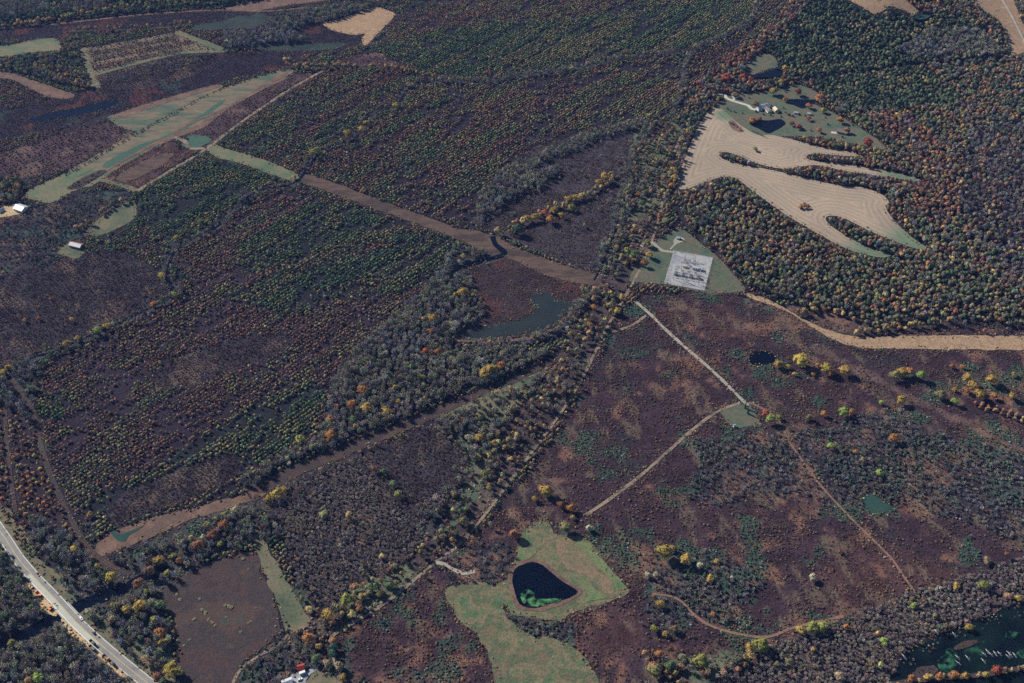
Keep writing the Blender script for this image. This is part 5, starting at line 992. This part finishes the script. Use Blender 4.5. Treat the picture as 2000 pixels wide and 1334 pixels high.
house('farm_house', 'grey-roofed farmhouse at the end of the white concrete drive', 1489, 212, 20, 10, 3.4, 2.8, heading((1475, 216), (1500, 210)), 'cladding', 'steel', nwin=5, chimney=True)
house('farm_garage', 'low pale garage beside the farmhouse and drive', 1500, 217, 11, 8, 2.8, 1.8, heading((1475, 216), (1500, 210))+math.pi/2, 'white', 'greyroof', nwin=2, cat='garage')
house('farm_cottage', 'small white cottage beside the start of the concrete drive', 1437, 190, 9, 7, 2.8, 2.0, heading((1430, 192), (1445, 188)), 'white', 'greyroof', nwin=2)
house('round_top_barn', 'small tan-roofed barn right of the farmhouse', 1515, 217, 9, 7, 3.2, 2.6, heading((1510, 212), (1520, 222)), 'tanpaint', 'tanpaint', nwin=1, cat='barn')
house('garden_shed', 'white garden shed in the middle of the farmyard lawn', 1554, 222, 6.5, 4, 2.3, 1.2, heading((1548, 222), (1560, 223)), 'white', 'whiteroof', nwin=1, cat='shed')
house('garden_shed', 'grey garden shed on the lawn below the triangular pond', 1580, 224, 5, 4, 2.3, 1.2, heading((1575, 224), (1586, 226)), 'cladding', 'steel', nwin=1, cat='shed')
house('garden_shed', 'small brown shed beside a red tree on the farmyard lawn', 1562, 250, 5.5, 4.5, 2.4, 1.3, heading((1556, 248), (1568, 252)), 'brickwall', 'redroof', nwin=1, cat='shed')
house('farm_house', 'long grey-roofed farmhouse with white drive near the bright red tree', 1645, 260, 15, 9, 3.2, 2.6, heading((1638, 258), (1652, 261)), 'brickwall', 'greyroof', nwin=4, chimney=True)
ribbon('farm_drive', [(1623, 259), (1631, 260), (1639, 260)], 5, 'concrete', 'short white drive beside the long grey-roofed farmhouse', off=.5, cat='drive')
house('barn', 'white metal roofed barn beside the bright sandy yard', 42, 410, 15, 12, 3.8, 2.6, heading((36, 408), (50, 413)), 'cladding', 'whiteroof', nwin=3, cat='barn')
house('yard_shed', 'small white roofed shed above the sandy yard', 31, 403, 5.5, 4, 2.4, 1.2, .5, 'cladding', 'whiteroof', nwin=1, cat='shed')
house('yard_shed', 'narrow white shed at the left margin of the sandy yard', 3, 413, 8, 4, 2.6, 1.2, 1.0, 'cladding', 'whiteroof', nwin=1, cat='shed')
house('pole_barn', 'long shed with half red and half white roof in the left woods', 150, 482, 17, 8, 3.2, 2.2, heading((138, 478), (162, 484)), 'brickwall', 'whiteroof', 'redroof', nwin=3, cat='shed')
house('red_shed', 'red roofed shed standing behind the white camper', 588, 1306, 5.6, 5.0, 2.6, 1.3, heading((582, 1308), (595, 1305)), 'redpaint', 'redpaint', nwin=1, cat='shed', lift=.45)
house('white_house', 'white roofed house cut by the bottom edge beside the yard', 562, 1336, 8.5, 6.5, 2.8, 1.6, heading((554, 1338), (568, 1333)), 'white', 'whiteroof', nwin=2, lift=.45)
house('pad_hut', 'tiny white hut at the corner of the square grass pad', 1434, 834, 2.4, 2.0, 2.1, .7, .3, 'white', 'whiteroof', nwin=1, cat='hut', lift=.4)
house('pump_hut', 'white hut on the gravel apron above the substation', 1324, 467, 4.2, 3.0, 2.4, .9, -.3, 'white', 'whiteroof', nwin=1, cat='hut', lift=.45)
for (qx, qy, wd) in ((1328, 468, 'beside the white hut'), (1331.5, 469.5, 'at the outer end of the gravel apron')):
    x, y, z = at(qx, qy); e = tag(empty('equipment_cabinet', (x, y, z+.42), -.4), f'dark equipment cabinet on a frame {wd}', 'cabinet')
    MB().box(-.9, .9, -.6, .6, .4, 2.3).build('cabinet', M['darksteel'], e); MB().box(-1.1, 1.1, -.8, .8, 2.31, 2.42).build('roof', M['steel'], e)
    for a in (-.7, .7):
        for b in (-.4, .4): MB().box(a-.08, a+.08, b-.08, b+.08, 0, .4).build('leg', M['steel'], e)
# ------------------------------------------------------------------ substation
PA, PB, PC, PD = [ground(*q) for q in ((1316, 490), (1393, 503), (1376, 568), (1297, 554))]
def uv(u, v): return (PA*(1-u)+PB*u)*(1-v)+(PD*(1-u)+PC*u)*v
SZ = float(H(*uv(.5, .5)))+.4; SR = math.atan2(*(PB-PA)[::-1])
def gantry(u, v, label, span=13, hgt=9, rot=0):
    p = uv(u, v); e = tag(empty('steel_gantry', (p[0], p[1], SZ), SR+rot), label, 'gantry', 'steel gantries of the substation')
    for sx in (-1, 1):
        mb = MB(); cx = sx*span/2
        for dx in (-.35, .35):
            for dy in (-.9, .9): mb.bar((cx+dx, dy, 0), (cx+dx*.4, dy*.25, hgt), .11, .09, 4)
        for k in range(5):
            zz = hgt*k/5; f = 1-.7*k/5; mb.bar((cx-.35*f, -.9*f, zz), (cx+.35*f, .9*f, zz+hgt/5), .06, n=4); mb.bar((cx+.35*f, -.9*f, zz), (cx-.35*f, .9*f, zz+hgt/5), .06, n=4)
        mb.build('post', M['steel'], e)
    mb = MB()
    for dy in (-.3, .3):
        for dz in (0, .7): mb.bar((-span/2, dy, hgt-.8+dz), (span/2, dy, hgt-.8+dz), .08, n=4)
    for k in range(10):
        a = -span/2+span*k/10; b = a+span/10; mb.bar((a, -.3, hgt-.8), (b, .3, hgt-.1), .05, n=4); mb.bar((a, .3, hgt-.8), (b, -.3, hgt-.1), .05, n=4)
    bo = mb.build('beam', M['steel'], e)
    for k in range(3):
        cx = -span/3+span/3*k; MB().bar((cx, 0, hgt-.85), (cx, 0, hgt-2.2), .14, n=6).build('insulator', M['porcelain'], bo)
    return e
gantry(.45, .20, 'upper lattice gantry near the top of the substation', 13, 9); gantry(.47, .31, 'second lattice gantry from the top of the substation', 13, 9)
gantry(.34, .84, 'lower left lattice gantry along the bottom of the substation', 15, 9.5); gantry(.66, .85, 'lower right lattice gantry along the bottom of the substation', 15, 9.5)
gantry(.50, .56, 'middle lattice gantry behind the transformers', 18, 8); gantry(.80, .66, 'turned lattice gantry at the right end of the transformers', 9, 8, math.pi/2)
def transformer(u, v, label):
    p = uv(u, v); e = tag(empty('power_transformer', (p[0], p[1], SZ), SR), label, 'transformer', 'transformers of the substation')
    MB().box(-2.2, 2.2, -1.3, 1.3, .3, 3.2).build('tank', M['tank'], e); MB().box(-2.8, 2.8, -1.9, 1.9, 0, .3).build('plinth', M['concrete'], e)
    for sy in (-1, 1):
        mb = MB()
        for k in range(8): mb.box(-1.9+k*.5, -1.7+k*.5, sy*1.9-.55, sy*1.9+.55, .6, 2.9)
        mb.build('radiator', M['tank'], e)
    mb = MB(); mb.bar((-1.6, .9, 4.0), (1.6, .9, 4.0), .45, n=10); mb.bar((-1, .9, 3.2), (-1, .9, 3.7), .08); mb.bar((1, .9, 3.2), (1, .9, 3.7), .08); mb.build('conservator', M['tank'], e)
    for k in range(3):
        mb = MB(); cx = -1.4+1.4*k
        for q in range(4): mb.bar((cx, -.5, 3.2+q*.45), (cx, -.5, 3.6+q*.45), .26, .16, 8)
        mb.build('bushing', M['porcelain'], e)
for u, nm in ((.22, 'leftmost'), (.40, 'second from left'), (.59, 'third from left'), (.77, 'rightmost')): transformer(u, .69, f'grey power transformer in the substation row, {nm}')
def breaker(u, v, label):
    p = uv(u, v); e = tag(empty('circuit_breaker', (p[0], p[1], SZ), SR), label, 'circuit breaker', 'circuit breakers of the substation')
    for a in (-1.2, 1.2): MB().box(a-.1, a+.1, -.1, .1, 0, 2.2).build('leg', M['steel'], e)
    MB().box(-1.6, 1.6, -.35, .35, 2.2, 2.7).build('cabinet', M['tank'], e)
    for k in range(3):
        mb = MB(); cx = -1.1+1.1*k
        for q in range(4): mb.bar((cx, 0, 2.7+q*.4), (cx, 0, 3.05+q*.4), .2, .13, 8)
        mb.bar((cx, 0, 4.3), (cx+.8, 0, 4.6), .06); mb.build('bushing', M['porcelain'], e)
NUM = ['leftmost', 'second', 'third', 'fourth', 'fifth', 'sixth', 'rightmost']
for r_, (v, us, wd) in enumerate(((.26, (.34, .46, .58), 'under the upper gantries'), (.36, (.30, .42, .60), 'above the control building'), (.60, (.2, .36, .52, .68), 'behind the transformers'), (.77, (.2, .33, .46, .59, .72, .84), 'in front of the transformers'))):
    for i, u in enumerate(us): breaker(u, v, f'circuit breaker {wd}, {"leftmost" if i == 0 else NUM[i]+" from left"}')
p = uv(.70, .44); e = tag(empty('control_building', (p[0], p[1], SZ), SR), 'long grey control building inside the substation', 'building')
MB().box(-6, 6, -2, 2, 0, 3).build('wall', M['cladding'], e); ro = MB().box(-6.4, 6.4, -2.4, 2.4, 3.0, 3.35, .15).build('roof', M['steel'], e)
MB().box(2, 3.2, -1.2, -.2, 3.34, 4.0).build('air_unit', M['tank'], ro)
MB().box(-4, -3, -2.06, -2.0, 0, 2.1).build('door', M['darksteel'], e)
for k in range(3): MB().box(-1.5+k*2, -.5+k*2, -2.05, -2.0, 1.2, 2.2).build('window', M['glass'], e)
p = uv(.38, .43); e = tag(empty('switch_house', (p[0], p[1], SZ), SR), 'small tan switch house left of the control building', 'shed')
MB().box(-2.3, 2.3, -1.6, 1.6, 0, 2.6).build('wall', M['tanpaint'], e); MB().box(-2.6, 2.6, -1.9, 1.9, 2.6, 2.85, .2).build('roof', M['tanpaint'], e); MB().box(-.5, .5, -1.66, -1.6, 0, 2.0).build('door', M['white'], e)
for i, (u, v, wd) in enumerate(((.08, .12, 'upper left'), (.92, .14, 'upper right'), (.06, .9, 'lower left'), (.93, .88, 'lower right'), (.9, .5, 'right middle'))):
    p = uv(u, v); e = tag(empty('lightning_mast', (p[0], p[1], SZ), 0), f'thin steel lightning mast at the {wd} of the substation', 'mast')
    MB().bar((0, 0, 0), (0, 0, 15), .22, .06, 6).build('pole', M['steel'], e); MB().box(-.5, .5, -.5, .5, 0, .35).build('base', M['concrete'], e); MB().bar((0, 0, 15), (0, 0, 17), .05, .02, 4).build('rod', M['steel'], e)
for i in range(9):
    u = .22+.08*i; p = uv(u, .5); e = tag(empty('bus_support', (p[0], p[1], SZ), SR), f'bus support in the central substation row, {"leftmost" if i == 0 else ORD[i]}', 'bus support', 'bus supports')
    MB().bar((0, 0, 0), (0, 0, 4), .12, .1).build('post', M['steel'], e); MB().bar((0, 0, 4), (0, 0, 5.2), .16, .1).build('insulator', M['porcelain'], e); MB().bar((-2.2, 0, 5.25), (2.2, 0, 5.25), .07).build('bus_bar', M['steel'], e)
fe = tag(empty('chain_link_fence', (0, 0, SZ)), 'chain-link fence around the substation pad', 'fence')
cor = [uv(.005, .005), uv(.995, .005), uv(.995, .995), uv(.005, .995)]; post = MB().bar((0, 0, -.3), (0, 0, 2.5), .07, n=5).mesh('post', M['fence'])
for a, b in zip(cor, cor[1:]+cor[:1]):
    L = np.linalg.norm(b-a); n = int(L/3.5)
    for k in range(n):
        q = a+(b-a)*k/n; link('post', post, fe, (q[0], q[1], 0))
    mb = MB()
    for zz in (.1, .5, .9, 1.3, 1.7, 2.1, 2.4): mb.bar((a[0], a[1], zz), (b[0], b[1], zz), .025 if zz < 2.4 else .045, n=4)
    mb.build('wire_panel', M['fence'], fe)
# ------------------------------------------------------------------ poles
def utility_pole(px, py, label, h=11, arms=1):
    x, y, z = at(px, py); e = tag(empty('utility_pole', (x, y, z), random.uniform(-.3, .3)), label, 'utility pole', 'utility poles')
    MB().bar((0, 0, -.5), (0, 0, h), .2, .13, 7).build('pole', M['wood'], e)
    for k in range(arms):
        a = MB().box(-1.3, 1.3, -.07, .07, h-.6-k*1.1, h-.42-k*1.1).build('crossarm', M['wood'], e)
        for q in (-1.1, -.4, .4, 1.1): MB().bar((q, 0, h-.42-k*1.1), (q, 0, h-.15-k*1.1), .06).build('insulator', M['porcelain'], a)
for q in ((1246, 542, 'wooden pole at the lower left corner of the substation lawn'), (1271, 514, 'wooden pole in the lawn left of the substation'), (1300, 517, 'wooden pole hard against the left substation fence'), (1308, 557, 'wooden pole below the bottom left substation corner'), (1337, 473, 'wooden pole at the outer end of the gravel apron'), (1390, 527, 'wooden pole in the lawn right of the substation'),
          (930, 768, 'wooden pole beside the straight brown cutting'), (1168, 545, 'wooden pole at the right end of the brown corridor'), (892, 452, 'wooden pole in the brown corridor left of the creek bend'), (755, 412, 'wooden pole in the middle of the brown corridor'), (1463, 585, 'wooden pole at the start of the straw corridor'), (1640, 664, 'wooden pole in the bend of the straw corridor'), (1850, 668, 'wooden pole in the straight straw corridor')): utility_pole(*q)
# ------------------------------------------------------------------ highway: bridge, traffic, roadworks
def road_frame(px):
    i = int(np.argmin(abs(pxs-px))); a = HWC[max(0, i-1)]; b = HWC[min(len(HWC)-1, i+1)]; return HWC[i], math.atan2(b[1]-a[1], b[0]-a[0])
c0, ang = road_frame(134); zb = float(H(*c0))
br = tag(empty('road_bridge', (c0[0], c0[1], zb), ang), 'concrete highway bridge over the broad dark creek', 'bridge')
MB().box(-13, 13, -6.6, 6.6, .05, .42).build('deck', M['concrete'], br)
for sy in (-1, 1):
    w_ = MB().box(-13, 13, sy*6.4-.18, sy*6.4+.18, .42, 1.35).build('parapet', M['concrete'], br)
    for k in range(9): MB().box(-12.2+k*3, -11.8+k*3, sy*6.4-.2, sy*6.4+.2, 1.35, 1.5).build('cap', M['white'], w_)
for sx in (-1, 1): MB().box(sx*11-1, sx*11+1, -7.2, 7.2, -.6, .04).build('abutment', M['concrete'], br)
def wheel_mesh():
    mb = MB(); mb.bar((0, -.13, 0), (0, .13, 0), .36, n=12); return mb.mesh('wheel', M['black'])
WH = wheel_mesh(); RIM = MB().bar((0, -.145, 0), (0, .145, 0), .2, n=10).mesh('rim', M['steel'])
def wheels(e, pts, s=1):
    for (x, y) in pts:
        o = link('wheel', WH, e, (x, y, .36*s)); o.scale = (s, s, s); link('rim', RIM, o)
def car(x, y, z, rz, label, paint):
    e = tag(empty('car', (x, y, z), rz), label, 'car')
    MB().prism([(-2.25, .35), (2.2, .35), (2.3, .6), (2.2, .85), (1.1, .98), (-2.2, .98), (-2.3, .7)], -.88, .88).build('body', M[paint], e)
    MB().prism([(-1.9, .985), (1.0, .985), (.35, 1.5), (-1.4, 1.5)], -.74, .74).build('cabin', M['glass'], e); MB().box(-1.3, .3, -.7, .7, 1.505, 1.55).build('roof', M[paint], e)
    wheels(e, [(-1.4, .8), (-1.4, -.8), (1.4, .8), (1.4, -.8)])
    for sy in (-1, 1): MB().box(2.22, 2.32, sy*.6-.18, sy*.6+.18, .62, .78).build('headlight', M['white'], e)
def truck(x, y, z, rz, label, cabm, bedm):
    e = tag(empty('dump_truck', (x, y, z), rz), label, 'truck')
    MB().box(-3.9, 3.6, -.5, .5, .75, 1.05).build('chassis', M['darksteel'], e)
    cb = MB().prism([(1.7, 1.06), (3.7, 1.06), (3.7, 1.9), (3.3, 2.8), (1.7, 2.8)], -1.2, 1.2).build('cab', M[cabm], e); MB().box(3.45, 3.62, -1.0, 1.0, 1.95, 2.6).build('windscreen', M['glass'], cb)
    mb = MB(); mb.box(-4.0, 1.45, -1.25, 1.25, 1.1, 1.25); mb.box(-4.0, 1.45, -1.25, -1.13, 1.25, 2.5); mb.box(-4.0, 1.45, 1.13, 1.25, 1.25, 2.5); mb.box(1.33, 1.45, -1.12, 1.12, 1.25, 2.7); mb.box(-4.0, -3.88, -1.12, 1.12, 1.25, 2.4)
    mb.build('tipper_bed', M[bedm], e); wheels(e, [(2.7, 1.0), (2.7, -1.0), (-1.6, 1.0), (-1.6, -1.0), (-2.9, 1.0), (-2.9, -1.0)], 1.4)
def on_road(px, off):
    c, a = road_frame(px); n = np.array([math.sin(a), -math.cos(a)]); q = c+n*off; return float(q[0]), float(q[1]), float(H(*q))+.5, a
x, y, z, a = on_road(30, 3.0); car(x, y, z, a, 'black car on the highway above the roadworks', 'carblack')
x, y, z, a = on_road(178, -3.2); car(x, y, z, a+math.pi, 'dark car on the far lane below the bridge', 'carblack')
x, y, z, a = on_road(150, -5.0); car(x, y, z, a, 'white car parked on the wooded side of the bridge', 'carwhite')
x, y, z, a = on_road(187, 3.6); truck(x, y, z+.05, a, 'dark dump truck at the end of the fresh concrete lane', 'carblack', 'darksteel')
x, y, z, a = on_road(194, 7.2); truck(x, y, z-.05, a, 'dark dump truck on the soil beside the fresh lane', 'darksteel', 'darksteel')
x, y, z, a = on_road(217, 5.6); truck(x, y, z, a, 'orange and grey dump truck below the fresh lane', 'orange', 'darksteel')
x, y, z, a = on_road(232, 6.0); truck(x, y, z, a, 'lowest dark dump truck along the roadworks', 'carblack', 'darksteel')
x, y, z, a = on_road(82, 7.5); truck(x, y, z, a, 'orange dump truck at the upper end of the roadworks', 'orange', 'darksteel')
def excavator(px, py, rz, label):
    x, y, z = at(px, py); e = tag(empty('excavator', (x, y, z+.4), rz), label, 'excavator')
    for sy in (-1, 1): MB().prism([(-1.9, .25), (-1.6, 0), (1.6, 0), (1.9, .25), (1.9, .6), (1.5, .85), (-1.5, .85), (-1.9, .6)], sy*1.15-.3, sy*1.15+.3).build('track', M['black'], e)
    MB().box(-2.0, 1.1, -1.25, 1.25, 1.0, 2.1).build('engine_house', M['orange'], e)
    cb = MB().box(-.2, 1.3, .15, 1.2, 2.12, 3.1, .1).build('cab', M['orange'], e); MB().box(1.24, 1.34, .3, 1.05, 2.3, 2.95).build('windscreen', M['glass'], cb)
    MB().bar((1.1, -.2, 1.7), (3.6, -.2, 3.9), .28, .2, 4).build('boom', M['orange'], e); ar = MB().bar((3.6, -.2, 3.9), (5.6, -.2, 2.1), .2, .14, 4).build('arm', M['orange'], e)
    MB().prism([(5.2, 2.1), (5.9, 2.2), (6.1, 1.3), (5.5, .9), (5.0, 1.3)], -.75, .35).build('bucket', M['darksteel'], ar)
excavator(100, 1190, 1.1, 'orange excavator digging the clay above the bridge'); excavator(78, 1165, -2.4, 'rust-orange excavator at the roadside above the bridge')
dm = MB(); [dm.bar((0, 0, k*.25), (0, 0, k*.25+.25), .3-.02*k, .29-.02*k, 10) for k in range(4)]; DRUM = dm.mesh('barrel', M['orangedrum']); BAND = MB().bar((0, 0, .45), (0, 0, .62), .305, n=10).mesh('reflective_band', M['white']); FOOT = MB().bar((0, 0, 0), (0, 0, .08), .42, n=10).mesh('base', M['black'])
for i in range(22):
    x, y, z, a = on_road(48+i*8.6, 6.4+.5*math.sin(i*1.7))
    e = tag(empty('traffic_drum', (x, y, z-.05)), f'orange traffic drum along the roadworks, {ORD[i]}', 'traffic drum', 'traffic drums along the roadworks')
    link('barrel', DRUM, e, (0, 0, .05)); link('reflective_band', BAND, e); link('base', FOOT, e)
rk = [MB() for _ in range(4)]
for i, m_ in enumerate(rk):
    v, f = ICO1; r_ = np.random.default_rng(i); m_.add((v*(.8+.4*r_.random((len(v), 1)))*np.array([1, .8, .6])).tolist(), f)
ROCK = [m_.mesh('boulder', M['clay']) for m_ in rk]
for i, (qx, qy) in enumerate(((58, 1146), (62, 1150), (66, 1152), (70, 1166), (76, 1173), (82, 1180), (92, 1190), (86, 1186), (130, 1222), (142, 1236), (146, 1241), (152, 1246), (138, 1230), (165, 1258))):
    x, y, z = at(qx, qy); o = link('boulder', ROCK[i % 4], None, (x, y, z+.8)); o.scale = (random.uniform(.9, 2.0),)*3; o.rotation_euler = (0, 0, i*1.3)
    tag(o, f'lump of dug clay and stone in the roadworks, {ORD[i]}', 'boulder', 'lumps of clay in the roadworks')
x, y, z = at(586, 1328); car(x, y, z+.45, heading((580, 1331), (592, 1325)), 'white car on the grey gravel yard at the bottom', 'carwhite')
x, y, z = at(591, 1316); e = tag(empty('camper_trailer', (x, y, z+.45), heading((584, 1318), (598, 1313))), 'white camper trailer parked in front of the red shed', 'camper')
MB().prism([(-2.7, .55), (2.4, .55), (2.8, 1.2), (2.5, 2.6), (-2.6, 2.7), (-2.8, 1.2)], -1.15, 1.15).build('body', M['white'], e); MB().box(-.4, .4, -1.2, -1.14, .6, 2.3).build('door', M['cladding'], e)
for a in (-1.8, 1.3): MB().box(a-.45, a+.45, -1.2, -1.14, 1.4, 2.1).build('window', M['glass'], e)
wheels(e, [(-.4, .95), (-.4, -.95)]); MB().bar((2.5, 0, .6), (3.8, 0, .5), .07).build('drawbar', M['darksteel'], e)
# ------------------------------------------------------------------ small growing and standing things
for i, (qx, qy) in enumerate(((1894, 1290), (1876, 1299), (1925, 1296), (1926, 1282), (1932, 1277), (1939, 1282), (1947, 1281), (1956, 1281), (1974, 1279), (1977, 1284), (1972, 1286), (1985, 1284), (1769, 1287), (1832, 1239), (1867, 1244), (1874, 1288))):
    x, y, z = at(qx, qy); big = 1.0 if i > 2 else 1.15
    e = tag(empty('dead_tree', (x, y, z+.3), -.65+random.uniform(-.25, .25)), f'bleached leaning dead trunk standing in the swamp, {["leftmost", "second", "third", "fourth", "fifth", "sixth", "seventh", "eighth", "ninth", "tenth", "eleventh", "twelfth", "thirteenth", "fourteenth", "fifteenth", "rightmost"][sorted(range(16), key=lambda q: (1894, 1876, 1925, 1926.1, 1932, 1939, 1947, 1956, 1974, 1977, 1972, 1985, 1769, 1832, 1867, 1874)[q]).index(i)]} from left', 'dead tree', 'bleached dead trunks in the swamp')
    MB().bar((.3, 0, -.4), (-2.4*big, 0, 1.7*big), .62, .5, 7).bar((-2.4*big, 0, 1.7*big), (-4.4*big, .3, 2.6*big), .5, .2, 6).build('trunk', M['deadwood'], e)
    MB().bar((-1.4, 0, .95), (-1.2, .6, 2.6), .16, .05, 5).build('branch', M['deadwood'], e); MB().bar((-2.4, 0, 1.7), (-3.2, -.8, 3.2), .14, .04, 5).build('branch', M['deadwood'], e)
SHRUB = [crown_mesh(f'shrub_leaves_{i}', 150+i, 5, 40, M['leaf_o'], tall=.8) for i in range(4)]
STEM = MB().bar((0, 0, -.3), (0, 0, .6), .08, .05, 5).mesh('stem', M['bark'])
def shrub(px, py, r, key, label, group, name='shrub', h=1.2):
    x, y, z = at(px, py); e = tag(empty(name, (x, y, z+.2), random.uniform(0, 6)), label, 'shrub', group)
    f = link('foliage', random.choice(SHRUB), e); f.scale = (r, r, r*h); f.color = (*C[key], 1); s_ = link('stem', STEM, e); s_.scale = (r, r, r)
lawn = sorted([(1420, 213), (1427, 218), (1450, 222), (1434, 219), (1447, 192), (1463, 192), (1452, 188), (1505, 207), (1520, 222), (1533, 220), (1541, 226), (1548, 228), (1505, 226), (1508, 189), (1533, 180), (1571, 190), (1560, 225), (1572, 227), (1612, 231), (1617, 244), (1583, 256), (1549, 242), (1645, 269), (1530, 212), (1525, 229), (1665, 245), (1587, 217), (1490, 224), (1476, 219), (1500, 203)])
for i, (qx, qy) in enumerate(lawn): shrub(qx, qy, random.uniform(1.3, 2.4), random.choice(['dgreen', 'dgreen', 'brown', 'green']), f'small dark shrub on the farmyard lawn, {ORD[i]}', 'shrubs on the farmyard lawn', h=1.5)
pale = sorted([(345, 1162), (352, 1172), (390, 1170), (395, 1192), (447, 1185), (412, 1213), (420, 1222), (442, 1206), (485, 1217), (470, 1235), (380, 1210), (500, 1187), (485, 1112), (402, 1197), (370, 1250), (452, 1187), (440, 1183), (408, 1210), (415, 1217), (490, 1214), (475, 1092)])
for i, (qx, qy) in enumerate(pale): shrub(qx, qy, random.uniform(1.4, 3.0), 'tussock', f'pale tussock in the rank brown field, {ORD[i]}', 'pale tussocks in the brown field', name='tussock', h=.28)
CONE = [crown_mesh(f'cedar_crown_{i}', 170+i, 9, 90, M['leaf_o'], tall=1.0, conic=True) for i in range(3)]
for i, (qx, qy, lb) in enumerate(((1455, 797, 'narrow dark cedar beside the grass pad, nearer the track'), (1460, 808, 'narrow dark cedar beside the grass pad, lower one'), (1446, 787, 'small dark cedar where the gravel drive ends'))):
    x, y, z = at(qx, qy); e = tag(empty('cedar_tree', (x, y, z), i), lb, 'cedar'); hh = (11, 11, 4.5)[i]
    t_ = link('trunk', TRUNK, e); t_.scale = (1.6, 1.6, hh*.5); c_ = link('crown', CONE[i], e); c_.scale = (hh*.17, hh*.17, hh/2.75); c_.color = (*C['dgreen'], 1)
for k, (p0, p1, lb) in enumerate((((1469, 256), (1492, 267), 'upper dark board fence along the stubble field edge'), ((1478, 262), (1500, 271), 'lower dark board fence along the stubble field edge'))):
    a = ground(*p0); b = ground(*p1); z = float(H(*a)); e = tag(empty('board_fence', (a[0], a[1], z+.3), math.atan2(*(b-a)[::-1])), lb, 'fence'); L = np.linalg.norm(b-a)
    for q in range(int(L/3)+1): MB().box(q*3-.1, q*3+.1, -.1, .1, -.5, 1.7).build('post', M['darksteel'], e)
    for zz in (.2, .7, 1.2): MB().box(0, L, -.16, -.1, zz, zz+.35).build('board', M['darksteel'], e)

# ------------------------------------------------------------------ blue air over the valley
hm = MB().box(-27000, 27000, -27000, 27500, -60, 905).mesh('haze', M['white']); hm.materials.clear()
m = bpy.data.materials.new('valley_haze'); m.use_nodes = True; t = m.node_tree; t.nodes.remove(t.nodes['Principled BSDF'])
pv = t.nodes.new('ShaderNodeVolumePrincipled'); pv.inputs['Color'].default_value = (.20, .36, 1.0, 1); pv.inputs['Density'].default_value = 2.0e-5; pv.inputs['Anisotropy'].default_value = .1
t.links.new(pv.outputs[0], t.nodes['Material Output'].inputs['Volume']); hm.materials.append(m)
ho = link('haze', hm); tag(ho, 'thin blue haze filling the air over the valley', 'haze', kind='stuff')
